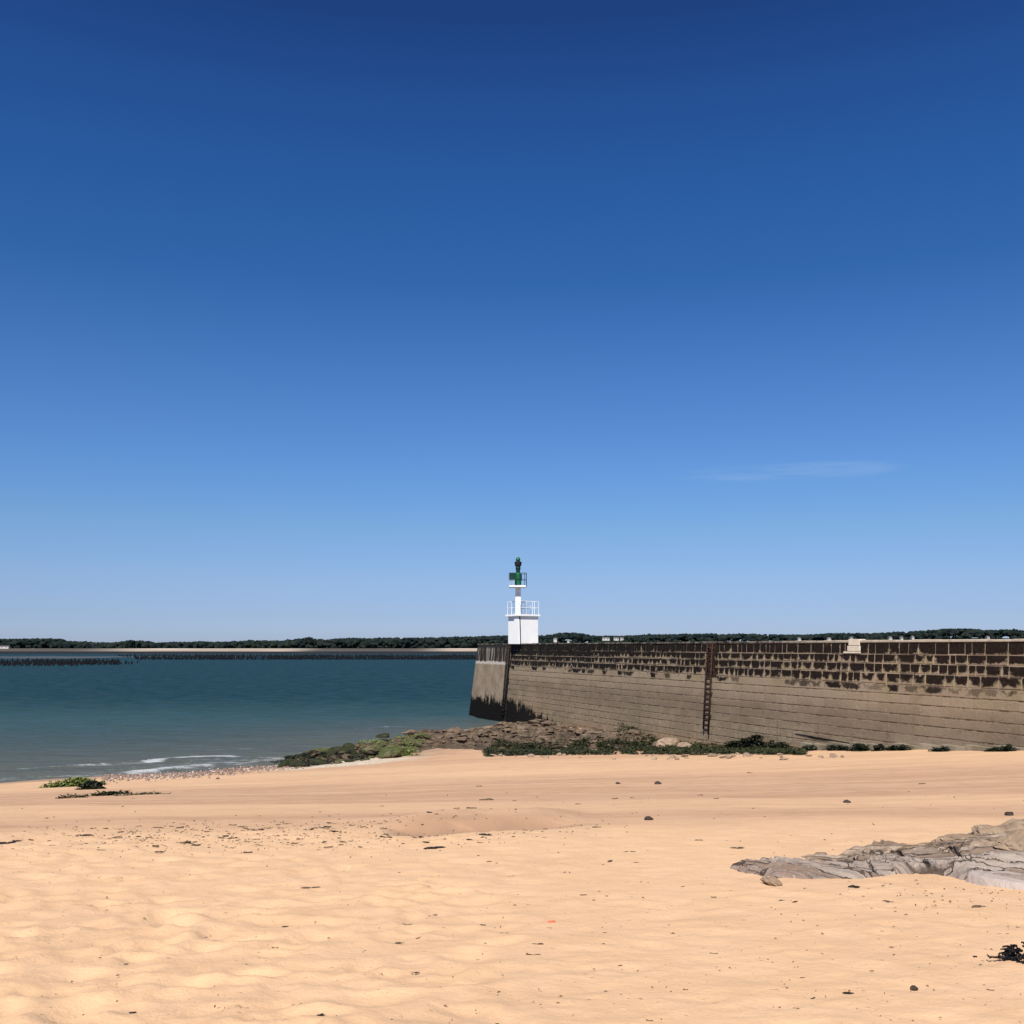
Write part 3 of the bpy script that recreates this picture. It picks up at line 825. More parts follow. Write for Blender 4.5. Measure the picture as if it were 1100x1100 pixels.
face_grid('end_panel', 0.0, U_PANEL + 0.3, -1.2, TOP - 0.04, 0.03, 30, 40, render_m, lambda a, b: -0.18 * max(0, 0.8 - a) ** 2, lean=1.0)
# body: deck, far side, end
WID = 7.0
deck_m = simple('jetty_concrete', (0.16, 0.14, 0.115), (0.26, 0.23, 0.19), 0.6, 0.9, 0.15, 0.02, 6, use_obj=False)
def back_pt(u, h, b):
    q = A + WD * u - WN * (b + TOP * BATTER) ; return jl((q[0], q[1], h))
m = MB()
def foot(u, b): 
    q = A + WD * u - WN * (b); return jl((q[0], q[1], -1.2))
m.add([back_pt(0.3, TOP - 0.06, 0.06), back_pt(LEN, TOP - 0.06, 0.06), back_pt(LEN, TOP - 0.06, WID), back_pt(0.3, TOP - 0.06, WID),
       foot(-1.3, 0.12), foot(LEN, 0.06), foot(LEN, WID + 0.6), foot(-1.3, WID + 0.6)],
      [(0, 1, 2, 3), (3, 2, 6, 7), (0, 3, 7, 4), (1, 5, 6, 2)])
m.build('deck', deck_m, jetty)
# coping stones
t = NT('coping_stone'); p = t.pos()
nz = t.noise(p, 1.6, 6, 0.7)
cc = t.mix(t.ms(nz, 0.40, 0.60), (0.02, 0.018, 0.016), (0.16, 0.135, 0.105))
pale = t.mix(t.ms(nz, 0.35, 0.7), (0.48, 0.41, 0.32), (0.30, 0.25, 0.19))
px_ = t.xyz(p)
cc = t.mix(t.ms(t.math('ADD', px_[0], t.math('MULTIPLY', nz, 6.0)), 15.5, 19.0), cc, pale)
cop_m = t.done(cc, 0.9, 0.15, t.bump(t.noise(p, 10, 5), 0.01))
verts, faces = [], []
u = 0.2
while u < LEN:
    L = random.uniform(0.9, 1.5); a, b = u + 0.008, u + L - 0.008
    top = TOP + random.uniform(-0.018, 0.012)
    n0 = len(verts)
    fo = 0.035 + random.uniform(-.01, .012)
    for hh_, off_ in ((TOP - 0.098, fo), (TOP - 0.098, -0.55), (top, -0.55), (top, fo - 0.03), (top - 0.03, fo)):
        for uu in (a, b): verts.append(jl(W(uu, hh_, off_)))
    faces += [(n0, n0 + 1, n0 + 9, n0 + 8), (n0 + 8, n0 + 9, n0 + 7, n0 + 6), (n0 + 6, n0 + 7, n0 + 5, n0 + 4), (n0 + 4, n0 + 5, n0 + 3, n0 + 2), (n0 + 2, n0 + 3, n0 + 1, n0), (n0, n0 + 8, n0 + 6, n0 + 4, n0 + 2), (n0 + 1, n0 + 3, n0 + 5, n0 + 7, n0 + 9)]
    u += L
link('coping', mesh('coping', verts, faces), cop_m, jetty)
# the pale new stone in the top course
cream_m = simple('cream_stone', (0.60, 0.53, 0.42), (0.72, 0.64, 0.52), 4.0, 0.9, 0.15, 0.01, 12, use_obj=False)
ua, ub = u_of(912), u_of(925)
m = MB()
for (a, b, h0, h1) in ((ua + .06, ub - .04, TOP - .24, TOP + 0.05), (ua - .02, ub + 0.0, TOP - .50, TOP - .26), (ua - .3, ub + .02, TOP - .60, TOP - .52)):
    q = [jl(W(a, h0, .06)), jl(W(b, h0, .06)), jl(W(b, h1, .06)), jl(W(a, h1, .06)), jl(W(a, h0, -.3)), jl(W(b, h0, -.3)), jl(W(b, h1, -.3)), jl(W(a, h1, -.3))]
    m.add(q, [(0, 1, 2, 3), (5, 4, 7, 6), (3, 2, 6, 7), (1, 0, 4, 5), (0, 3, 7, 4), (1, 5, 6, 2)])
o = m.build('repair_stone', cream_m, jetty, bevel=0.012); o['label'] = 'pale cream repair stone set into the dark top course'
# footing ledge along the wall foot towards the shore
foot_m = simple('footing_stone', (0.19, 0.16, 0.11), (0.30, 0.26, 0.19), 1.2, 0.9, 0.15, 0.03, 6, use_obj=False)
verts, faces = [], []
u = u_of(868)
while u < u_of(1180):
    L = random.uniform(0.9, 1.7)
    uu0, uu1 = u + 0.02, u + L - 0.02
    q = A + WD * (u + L / 2) + WN * 0.3
    zt = g1(q[0], q[1]) + 0.32 - 0.012 * (u - u_of(868)) + random.uniform(-.03, .03)
    n0 = len(verts)
    for oo in (0.0, 0.30):
        for (uu, hh_) in ((uu0, zt - 1.6), (uu1, zt - 1.6), (uu1, zt - 0.02), (uu0, zt)):
            verts.append(jl(W(uu, hh_, oo + (0.02 if oo else -0.05))))
    faces += [(n0 + 4, n0 + 5, n0 + 6, n0 + 7), (n0 + 7, n0 + 6, n0 + 2, n0 + 3), (n0, n0 + 4, n0 + 7, n0 + 3), (n0 + 5, n0 + 1, n0 + 2, n0 + 6)]
    u += L
link('footing', mesh('footing', verts, faces), foot_m, jetty)

def ledge_shadow(ua, za, ub, zb, th):  # shadow line under the ledge, put in as a ragged near-black strip
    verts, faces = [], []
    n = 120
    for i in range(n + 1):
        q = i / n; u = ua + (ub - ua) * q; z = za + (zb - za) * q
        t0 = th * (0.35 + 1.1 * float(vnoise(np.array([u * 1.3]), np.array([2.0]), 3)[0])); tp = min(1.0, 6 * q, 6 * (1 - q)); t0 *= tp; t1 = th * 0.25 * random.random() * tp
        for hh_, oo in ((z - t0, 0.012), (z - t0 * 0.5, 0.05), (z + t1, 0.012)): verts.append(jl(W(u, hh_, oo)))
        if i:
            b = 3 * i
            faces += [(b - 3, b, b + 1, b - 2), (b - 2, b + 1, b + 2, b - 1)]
    o = link('ledge_shadow', mesh('ledge_shadow', verts, faces), simple('shadow_in_joint', (0.004, 0.0035, 0.0025), (0.018, 0.016, 0.009), 4.0, 0.95, 0.1), jetty)
def wall_z(px, py):
    u = u_of(px); z = 2.2
    for _ in range(4): z = EYE + ray(px, py)[1] * W(u, z)[1]
    return u, z
ledge_shadow(*wall_z(858, 787.5), *wall_z(978, 809.5), 0.065)
# ---- ladders
rust_m = simple('rusty_iron', (0.020, 0.011, 0.008), (0.055, 0.028, 0.018), 6.0, 0.85, 0.3, 0.004, 30)
black_iron_m = simple('weedy_iron', (0.010, 0.009, 0.008), (0.04, 0.03, 0.022), 5.0, 0.85, 0.3, 0.004, 30)
def ladder(uc, w, htop, hbot, r, mat, label, step=0.30, hoop=0.0, rag=0.0):
    org = W(uc, hbot, 0.16)
    root = empty('wall_ladder', org, label, 'ladder')
    loc = lambda u, h, o: tuple(Vector(W(u, h, o)) - Vector(org))
    for sgn in (-1, 1):
        mb = MB()
        uu = uc + sgn * w / 2
        mb.tube(loc(uu, hbot + (0.5 if sgn < 0 else 0) * rag, 0.16), loc(uu, htop, 0.16), r, 8)
        if hoop:
            mb.tube(loc(uu, htop, 0.16), loc(uu, htop + hoop, 0.02), r, 8); mb.tube(loc(uu, htop + hoop, 0.02), loc(uu, htop + hoop * .8, -0.6), r, 8)
        mb.build('rail', mat, root, True)
    h = hbot + 0.2 + 0.6 * rag
    while h < htop - 0.05:
        mb = MB(); mb.tube(loc(uc - w / 2, h, 0.16), loc(uc + w / 2, h, 0.16), r * 0.85, 8); mb.build('rung', mat, root, True)
        h += step
    for h in np.linspace(hbot + 0.6 + rag, htop - 0.3, 4):
        for sgn in (-1, 1):
            mb = MB(); uu = uc + sgn * w / 2; mb.box((-.04, -.04, -.04), (.04, .04, .04), Matrix.Translation(loc(uu, h, 0.09)) @ Matrix.Scale(1, 4)); mb.tube(loc(uu, h, 0.16), loc(uu, h, -0.02), 0.03, 6)
            mb.build('bracket', mat, root)
    return root
ladder(U_LAD1, 0.50, TOP - 0.02, 0.55, 0.055, black_iron_m, 'blackened iron ladder at the rendered seaward end of the jetty', 0.32, hoop=0.40)
ladder(U_LAD2, 0.56, TOP - 0.06, 1.75, 0.05, rust_m, 'rusty iron ladder down the middle of the jetty face', 0.29, rag=0.4)
# dark chase of rust and weed behind each ladder is part of the wall
def stain(uc, w, h0, h1, mat, name):
    n = 60
    hs = np.linspace(h0, h1, n)
    verts, faces = [], []
    for i, h in enumerate(hs):
        wl, wr = [w * (0.40 + 0.45 * fbm(np.array([h * 2.2]), np.array([k * 9.0]), 3, 3)[0] + 0.10 * random.random()) for k in (0, 1)]
        verts += [jl(W(uc - wl, h, 0.022)), jl(W(uc + wr, h, 0.022))]
        if i: faces.append((2 * i - 2, 2 * i - 1, 2 * i + 1, 2 * i))
    sol = link(name, mesh(name, verts, faces), mat, jetty)
    return sol
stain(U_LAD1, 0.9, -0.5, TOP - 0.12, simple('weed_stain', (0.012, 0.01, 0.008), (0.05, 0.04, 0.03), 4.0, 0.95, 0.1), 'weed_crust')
stain(U_LAD2, 1.05, TOP - 2.0, TOP - 0.12, simple('rust_stain', (0.018, 0.011, 0.008), (0.055, 0.03, 0.02), 3.0, 0.95, 0.1), 'rust_crust')

# ================================================================== LIGHTHOUSE
pt = W(u_of(562), TOP, 0)
LHD = 90.5
lx = ray(562, 690)[0] * LHD
RZ = math.radians(33)
lh = empty('lighthouse', (lx, LHD, TOP - 0.06), 'small white harbour lighthouse with green lantern on the end of the jetty', 'lighthouse', rz=RZ)
k = LHD / F / 9.17 * 1.0                         # metres per pixel of the enlarged study
white_m = simple('white_paint', (0.85, 0.85, 0.83), (0.89, 0.89, 0.87), 1.5, 0.55, 0.35, 0.004, 8)
green_m = simple('green_paint', (0.003, 0.085, 0.036), (0.006, 0.12, 0.05), 2.0, 0.45, 0.4)
dgreen_m = simple('dark_green_paint', (0.004, 0.03, 0.022), (0.006, 0.045, 0.03), 2.0, 0.4, 0.4)
black_m = simple('black_paint', (0.01, 0.012, 0.014), (0.02, 0.022, 0.024), 2.0, 0.5, 0.3)
grey_m = simple('grey_metal', (0.42, 0.45, 0.47), (0.5, 0.52, 0.54), 2.0, 0.5, 0.4)
Ht = 285 * k                                      # house height
# local frame: +x along the right hand (shoreward) face, +y along the left hand face, corner at the origin of faces
cosz, sinz = math.cos(-RZ), math.sin(-RZ)
Lr = 180 * k / math.cos(-RZ); Ll = 115 * k / math.sin(RZ)
cx0 = -0.5 * Lr; cy0 = -0.5 * Ll                  # near corner in local coordinates
# shift so that the near corner lands on its column
def hb(x0, y0, z0, x1, y1, z1): return (cx0 + x0, cy0 + y0, z0), (cx0 + x1, cy0 + y1, z1)
m = MB(); m.box(*hb(0, 0, 0, Lr, Ll, Ht - 0.16)); house_o = m.build('tower_base', white_m, lh, bevel=0.03)
m = MB(); m.box(*hb(-0.24, -0.17, Ht - 0.157, Lr + 0.12, Ll + 0.12, Ht)); m.build('roof_slab', white_m, lh, bevel=0.02)
mw = 55 * k * 0.80
m = MB(); m.box(*hb(-0.10, 0.03, 0.0, 0.40, 0.78, Ht - 0.160)); m.build('corner_pilaster', white_m, lh, bevel=0.02)
Hp = 562 * k
mc_ = (cx0 + 0.14, cy0 + 0.50)
m = MB(); m.box((-mw * 0.60, -mw * 0.60, Ht + 0.002), (mw * 0.60, mw * 0.60, Hp - 0.14)); o = m.build('mast', white_m, lh, bevel=0.03); o.location = (mc_[0], mc_[1], 0); o.rotation_euler = (0, 0, -RZ)
m = MB(); m.tube((cx0 + 0.03, cy0 - 0.05, 0.0), (cx0 - 0.04, cy0 - 0.05, Ht - 0.17), 0.035, 8)
m.build('drain_pipe', black_m, lh, True)
def rail_set(x0, y0, x1, y1, z, h, mat, name, nx, ny, r=0.022, parent=lh, gaps=()):
    ro = None
    top = MB()
    for zz in (z + h, z + h * 0.52):
        for (p_, q_) in (((x0, y0), (x1, y0)), ((x1, y0), (x1, y1)), ((x1, y1), (x0, y1)), ((x0, y1), (x0, y0))):
            top.tube((*p_, zz), (*q_, zz), r * 0.9, 6)
    ro = top.build(name, mat, parent)
    done = set()
    for i in range(nx + 1):
        for j in range(ny + 1):
            if 0 < i < nx and 0 < j < ny: continue
            pp = (x0 + (x1 - x0) * i / nx, y0 + (y1 - y0) * j / ny)
            mb = MB(); mb.tube((*pp, z), (*pp, z + h + 0.02), r, 6); mb.build('post', mat, ro)
rail_set(cx0 - 0.06, cy0 - 0.06, cx0 + Lr, cy0 + Ll, Ht, 128 * k, white_m, 'roof_railing', 3, 3, 0.019)
# dark access ladder on the roof behind the mast
m = MB()
for dx in (0.45, 0.80): m.tube((mc_[0] + dx, mc_[1] + 0.1, Ht), (mc_[0] + dx, mc_[1] + 0.1, Ht + 1.15), 0.02, 6)
m.tube((mc_[0] + .45, mc_[1] + .1, Ht + 1.15), (mc_[0] + .80, mc_[1] + .1, Ht + 1.15), 0.02, 6)
m.build('gate_frame', black_m, lh)
# upper gallery
pw = 88 * k
Rz = Matrix.Rotation(-RZ, 4, 'Z')
up = bpy.data.objects.new('gallery', None)
gm = MB(); gm.box((-pw * 0.98, -pw * 1.12, Hp - 0.137), (pw * 0.86, pw, Hp)); 
gallery = gm.build('gallery', white_m, lh, bevel=0.02)
gallery.location = (mc_[0], mc_[1], 0); gallery.rotation_euler = (0, 0, -RZ)
def gtop(mb, name, mat, smooth=False, bevel=0.0):
    o = mb.build(name, mat, lh, smooth, bevel); o.location = (mc_[0], mc_[1], 0); o.rotation_euler = (0, 0, -RZ); return o
def gal_rail():
    z, h = Hp, 122 * k
    top = MB()
    x0, y0, x1, y1 = -pw * 0.95, -pw * 0.93, pw * 0.92, pw * 0.93
    for zz in (z + h, z + h * 0.5):
        for (p_, q_) in (((x0, y0), (x1, y0)), ((x1, y0), (x1, y1)), ((x1, y1), (x0, y1)), ((x0, y1), (x0, y0))):
            top.tube((*p_, zz), (*q_, zz), 0.02, 6)
    ro = gtop(top, 'gallery_railing', black_m)
    for (xx, yy) in ((x0, y0), (x1, y0), (x1, y1), (x0, y1), (x1 * .78, y0), (x0 * .6, y0), (x1 * .8, y1), (x0 * .5, y1)):
        mb = MB(); mb.tube((xx, yy, z - 0.05), (xx, yy, z + h), 0.022, 6); mb.build('post', black_m if xx > 0 else grey_m, ro)
gal_rail()
m = MB(); m.box((-pw * 0.96, -pw * 0.99, Hp + 55 * k), (-pw * 0.30, -pw * 0.95, Hp + 122 * k)); gtop(m, 'dark_panel', dgreen_m)
m = MB(); m.box((-pw * 1.02, -pw * 0.9, Hp + 55 * k), (-pw * 0.98, pw * 0.3, Hp + 122 * k)); gtop(m, 'dark_panel', black_m)
m = MB(); m.lathe([(32 * k, Hp + 12 * k), (32 * k, Hp + 118 * k), (26 * k, Hp + 128 * k), (20 * k, Hp + 132 * k)], 24); gtop(m, 'lantern_pedestal', green_m, False)
m = MB(); m.box((22 * k, -36 * k, Hp + 52 * k), (38 * k, -33 * k, Hp + 118 * k)); gtop(m, 'equipment_box', black_m)
m = MB(); m.lathe([(24 * k, Hp + 0.002), (24 * k, Hp + 12 * k)], 20); gtop(m, 'pedestal_foot', grey_m)
m = MB(); m.lathe([(20 * k, Hp + 132 * k), (22 * k, Hp + 160 * k), (25 * k, Hp + 176 * k), (22 * k, Hp + 190 * k)], 20); lant = gtop(m, 'lantern', dgreen_m, False)
m = MB(); m.lathe([(22 * k, Hp + 190 * k), (31 * k, Hp + 198 * k), (35 * k, Hp + 226 * k), (34 * k, Hp + 236 * k), (18 * k, Hp + 242 * k)], 24); m.build('lens_housing', black_m, lant)
m = MB(); m.lathe([(14 * k, Hp + 242 * k), (21 * k, Hp + 250 * k), (22 * k, Hp + 262 * k), (16 * k, Hp + 276 * k), (6 * k, Hp + 284 * k)], 20); m.build('cap', green_m, lant)
m = MB(); m.tube((0, 0, Hp + 284 * k), (0, 0, Hp + 298 * k), 2.5 * k, 6); m.build('finial', grey_m, lant)

# ================================================================== ROCKS AT THE FOOT OF THE JETTY
def rock_mesh(name, sub=3, rough=0.22, flat=0.6, seed=0, facets=7):
    v, f = ico(sub)
    r = np.random.default_rng(seed)
    q = v.copy()
    for kk in range(facets):                      # cut flat facets
        n = r.normal(0, 1, 3); n /= np.linalg.norm(n)
        d = r.uniform(0.62, 0.9)
        h = q @ n
        q = q - np.outer(np.maximum(h - d, 0), n) * 0.92
    s_ = 2.6
    nz = fbm(q[:, 0] * s_ + q[:, 2] * 1.7 + seed, q[:, 1] * s_ - q[:, 2] * 1.3, seed, 4)
    q = q * (1 + rough * nz[:, None] * 1.6)
    q[:, 2] *= flat
    return mesh(name, q, f)
def rock_mat(name, c1, c2, c3=None, moss=None, scale=2.2):
    t = NT(name); p = t.obj(); w = t.pos()
    nz = t.noise(w, scale, 6, 0.65); n2 = t.noise(w, scale * 5, 5, 0.7)
    c = t.mix(t.ms(nz, 0.35, 0.65), c1, c2)
    if c3: c = t.mix(t.ms(n2, 0.55, 0.72), c, c3)
    if moss:
        nn = t.xyz(t.n('ShaderNodeNewGeometry').outputs['Normal'])
        mk = t.math('MULTIPLY', t.ms(nn[2], 0.0, 0.6), t.ms(t.noise(w, 1.6, 5, 0.7), 0.38, 0.55))
        c = t.mix(mk, c, t.mix(t.ms(n2, 0.4, 0.65), moss[0], moss[1]))
    return t.done(c, 0.88, 0.2, t.bump(t.noise(w, scale * 6, 6, 0.7), 0.05, 0.8))
brown_m = rock_mat('brown_rock', (0.105, 0.073, 0.048), (0.195, 0.143, 0.098), (0.045, 0.032, 0.023))
weedrock_m = rock_mat('weedy_rock', (0.10, 0.08, 0.055), (0.17, 0.135, 0.09), (0.04, 0.033, 0.022), ((0.045, 0.06, 0.016), (0.10, 0.115, 0.032)))
blackrock_m = rock_mat('black_rock', (0.016, 0.017, 0.011), (0.05, 0.046, 0.028), (0.15, 0.135, 0.10), ((0.014, 0.018, 0.006), (0.045, 0.052, 0.016)))
palerock_m = rock_mat('pale_rock', (0.26, 0.185, 0.128), (0.38, 0.28, 0.20), (0.16, 0.11, 0.075))
protos = {}
for nm, mt in (('brown', brown_m), ('weed', weedrock_m), ('black', blackrock_m), ('pale', palerock_m)):
    protos[nm] = []
    for i in range(7):
        r_ = rock_mesh('rock', 3, 0.34, 0.66, 40 + i + len(nm) * 13, 8); r_.materials.append(mt); protos[nm].append(r_)
def put_rock(kind, x, y, z, sx, sy, sz, label, group, name='rock'):
    o = bpy.data.objects.new(name, random.choice(protos[kind])); COL.objects.link(o)
    o.location = (x, y, z); o.scale = (sx, sy, sz); o.rotation_euler = (random.uniform(-.25, .25), random.uniform(-.25, .25), random.random() * 6.28)
    return tag(o, label, 'rock', group)

# resolve in bulk on the smooth beach
def bulk_ground(P, lo=30, hi=90):
    P = np.array(P); ab = np.array([ray(*q) for q in P])
    l, h = np.full(len(P), lo, float), np.full(len(P), hi, float)
    for _ in range(22):
        m_ = (l + h) / 2
        g = EYE + ab[:, 1] * m_ - base_h(ab[:, 0] * m_, m_)
        l = np.where(g > 0, m_, l); h = np.where(g > 0, h, m_)
    m_ = (l + h) / 2
    X_, Y_ = ab[:, 0] * m_, m_
    return X_, Y_, ground(X_, Y_)
# rocky ground sheet under the boulders
RPOLY = [(418, 798), (440, 790), (470, 786), (505, 787), (540, 782), (580, 779), (620, 784), (660, 789), (700, 795), (738, 800), (742, 802), (700, 803), (640, 805.5), (560, 806), (520, 806), (470, 804), (440, 808), (400, 815), (340, 821), (300, 821), (330, 815), (380, 804)]
RP = np.array([on_ground(*q)[:2] for q in RPOLY])
def inpoly(X, Y, P):
    ins = np.zeros(X.shape, bool)
    n = len(P)
    for i in range(n):
        x1, y1 = P[i]; x2, y2 = P[(i + 1) % n]
        c = ((y1 > Y) != (y2 > Y)) & (X < (x2 - x1) * (Y - y1) / (y2 - y1 + 1e-12) + x1)
        ins ^= c
    return ins
def polydist(X, Y, P):
    d = np.full(X.shape, 1e9)
    n = len(P)
    for i in range(n):
        a, b = P[i], P[(i + 1) % n]
        ab = b - a
        t_ = np.clip(((X - a[0]) * ab[0] + (Y - a[1]) * ab[1]) / (ab @ ab + 1e-12), 0, 1)
        d = np.minimum(d, np.hypot(X - a[0] - t_ * ab[0], Y - a[1] - t_ * ab[1]))
    return np.where(inpoly(X, Y, P), d, -d)
xg = np.arange(RP[:, 0].min() - 1, RP[:, 0].max() + 1, 0.13); yg = np.arange(RP[:, 1].min() - 1, RP[:, 1].max() + 1, 0.16)
Yg, Xg = np.meshgrid(yg, xg, indexing='ij')
sd = polydist(Xg, Yg, RP)
g0 = base_h(Xg, Yg)
def rough_rock(X, Y):
    a = fbm(X * 0.9, Y * 0.9, 201, 5, 0.6)
    # blocky: quantised cells
    cx, cy = np.floor(X * 1.35 + 1.2 * fbm(X * .5, Y * .5, 7, 2)), np.floor(Y * 0.95 + 1.2 * fbm(X * .5, Y * .5, 8, 2))
    cell = _hash(cx, cy, 77)
    return 0.5 * (a + 0.2) + 0.32 * (cell - 0.35) + 0.2 * fbm(X * 3, Y * 3, 209, 3)
def rock_top(X, Y):
    sd_ = polydist(X, Y, RP)
    return base_h(X, Y) + sstep(-0.6, 1.8, sd_) * (0.12 + rough_rock(X, Y)) - 0.35 * (1 - sstep(-0.7, 0.3, sd_))
Zg = rock_top(Xg, Yg)
keep = (sd[:-1, :-1] > -0.7)
behind = inland(Xg, Yg)[:-1, :-1] < -0.3
me, _ = grid_mesh('rocky_ground', Xg, Yg, Zg, keep & ~behind)
me.polygons.foreach_set('use_smooth', [False] * len(me.polygons))
tag(link('rocky_ground', me, rock_mat('rubble', (0.05, 0.035, 0.023), (0.13, 0.093, 0.062), (0.014, 0.010, 0.008))), kind='structure')

def scatter_rocks(n, pxr, pyr, kind, smin, smax, label, group, lift=0.35, poly=None, sx=1.0):
    c = 0
    tries = 0
    while c < n and tries < n * 30:
        tries += 1
        px, py = random.uniform(*pxr), random.uniform(*pyr)
        if poly is not None and not inpoly(np.array([px]), np.array([py]), np.array(poly, float))[0]: continue
        x, y, z = on_ground(px, py)
        if y > 100 or inland(np.array([x]), np.array([y]))[0] < 0.3: continue
        z = float(rock_top(np.array([x]), np.array([y]))[0]) if polydist(np.array([x]), np.array([y]), RP)[0] > 0 else z
        sz = smin + (smax - smin) * random.random() ** 1.8
        put_rock(kind, x, y, z + sz * lift, sz * random.uniform(.9, 2.0) * sx, sz * random.uniform(.8, 1.3), sz * random.uniform(.45, .95), label, group)
        c += 1
scatter_rocks(110, (430, 740), (780, 808), 'brown', 0.15, 0.42, 'weathered brown boulder in the heap against the jetty foot', 'brown rocks heaped at the jetty foot',
              poly=[(470, 786), (505, 787), (540, 782), (600, 780), (660, 790), (735, 803), (640, 806), (540, 803), (450, 800), (440, 793)])
def rubble(name, n, poly, kind, smin, smax, label, mat):
    P = []
    poly = np.array(poly, float)
    lo, hi = poly.min(0), poly.max(0)
    while len(P) < n:
        q = (random.uniform(lo[0], hi[0]), random.uniform(lo[1], hi[1]))
        if inpoly(np.array([q[0]]), np.array([q[1]]), poly)[0]: P.append(q)
    X_, Y_, Z_ = bulk_ground(P)
    ok = inland(X_, Y_) > 0.25
    Z_ = np.where(polydist(X_, Y_, RP) > 0, rock_top(X_, Y_), Z_)
    shapes = [(np.array([v_.co[:] for v_ in m_.vertices]), np.array([p_.vertices[:] for p_ in m_.polygons])) for m_ in [rock_mesh('stone', 2, 0.34, 0.66, 400 + k_, 7) for k_ in range(6)]]
    vv, ff, c_ = [], [], 0
    for x, y, z in zip(X_[ok], Y_[ok], Z_[ok]):
        sv, sf = random.choice(shapes)
        a = random.random() * 6.28; r_ = smin + (smax - smin) * random.random() ** 1.6
        sc_ = np.array([random.uniform(1.0, 2.3), random.uniform(.8, 1.3), random.uniform(.35, .85)]) * r_
        q = sv * sc_
        vv.append(np.stack([x + q[:, 0] * math.cos(a) - q[:, 1] * math.sin(a), y + q[:, 0] * math.sin(a) + q[:, 1] * math.cos(a), z + q[:, 2] + r_ * 0.3], -1))
        ff.append(sf + c_); c_ += len(sv)
    tag(link(name, mesh(name, np.concatenate(vv), np.concatenate(ff)), mat), label, 'rubble', kind='stuff')
rubble('rubble', 300, [(445, 790), (505, 786), (540, 782), (600, 780), (660, 790), (735, 801), (640, 804), (540, 804), (450, 803)], 'brown', 0.08, 0.30, 'broken brown rubble filling the gaps between the rocks at the jetty foot', brown_m)
rubble('weedy_rubble', 260, [(290, 821), (340, 812), (390, 800), (420, 793), (460, 790), (455, 806), (430, 812), (400, 817), (350, 822)], 'weed', 0.07, 0.22, 'small weedy stones filling the left tail of the rock heap', weedrock_m)
scatter_rocks(26, (460, 560), (784, 801), 'brown', 0.2, 0.42, 'dark rounded rock where the heap meets the water', 'dark rocks at the water edge of the heap',
              poly=[(455, 788), (500, 786), (545, 781), (560, 790), (540, 798), (470, 799)], lift=0.3)
scatter_rocks(30, (330, 470), (788, 820), 'weed', 0.2, 0.6, 'brown boulder with yellow green weed at the left tail of the rock heap', 'weedy rocks at the left tail of the heap',
              poly=[(340, 812), (390, 800), (420, 793), (460, 790), (455, 806), (430, 812), (400, 818), (350, 822)])
scatter_rocks(26, (284, 400), (808, 826), 'black', 0.22, 0.55, 'low black weed covered rock at the tip of the heap by the swash', 'black weed rocks by the swash',
              poly=[(287, 819), (300, 813), (330, 811), (350, 809), (388, 811), (392, 818), (350, 822), (330, 824), (292, 825)], lift=0.25, sx=1.3)
scatter_rocks(7, (395, 425), (786, 800), 'black', 0.3, 0.5, 'dark weed covered rock on the seaward edge of the heap', 'dark rocks on the seaward edge', lift=0.45,
              poly=[(408, 800), (412, 792), (432, 786), (440, 790), (425, 798)])
x, y, z = on_ground(718, 803)
put_rock('pale', x, y, z + 0.2, 0.85, 0.5, 0.5, 'pale sunlit boulder against the jetty foot behind the green weed', None)
x, y, z = on_ground(735, 804)
put_rock('pale', x, y, z + 0.1, 0.5, 0.36, 0.32, 'smaller pale boulder just left of the rusty ladder foot', None)

# ---- seaweed
def weed_mat(name, c1, c2, c3):
    t = NT(name); w = t.pos()
    c = t.mix(t.ms(t.noise(w, 2.0, 5, 0.7), 0.35, 0.65), c1, c2)
    c = t.mix(t.ms(t.noise(w, 7.0, 4, 0.7), 0.6, 0.75), c, c3)
    return t.done(c, 0.6, 0.3)
dgw_m = weed_mat('dark_green_weed', (0.017, 0.021, 0.006), (0.036, 0.042, 0.012), (0.085, 0.086, 0.030))
bkw_m = weed_mat('blackish_weed', (0.007, 0.010, 0.004), (0.016, 0.021, 0.008), (0.032, 0.036, 0.013))
lgw_m = weed_mat('light_green_weed', (0.12, 0.15, 0.035), (0.19, 0.22, 0.06), (0.06, 0.07, 0.02))
brw_m = weed_mat('dry_brown_weed', (0.15, 0.11, 0.06), (0.23, 0.17, 0.10), (0.08, 0.06, 0.035))
def fronds(pts, size, up=0.7, n_seg=3):
    """many small curled ribbons; pts = list of (x, y, z, scale)"""
    v, f = [], []
    for (x, y, z, sc) in pts:
        a = random.random() * 6.28; L = size * sc * random.uniform(.6, 1.3); wd = L * random.uniform(0.16, 0.34)
        el_ = random.uniform(0.15, 1.1) * up
        dx, dy = math.cos(a), math.sin(a)
        px_, py_, pz_ = x, y, z
        n0 = len(v)
        for i in range(n_seg + 1):
            ww = wd * (1 - 0.75 * i / n_seg) * (0.8 + 0.4 * random.random())
            v += [(px_ - dy * ww, py_ + dx * ww, pz_ + random.uniform(-.2, .2) * ww), (px_ + dy * ww, py_ - dx * ww, pz_)]
            px_ += dx * L / n_seg * math.cos(el_); py_ += dy * L / n_seg * math.cos(el_); pz_ += L / n_seg * math.sin(el_)
            el_ -= random.uniform(0.2, 0.8); a += random.uniform(-.5, .5); dx, dy = math.cos(a), math.sin(a)
            if i: f.append((n0 + 2 * i - 2, n0 + 2 * i - 1, n0 + 2 * i + 1, n0 + 2 * i))
    return v, f
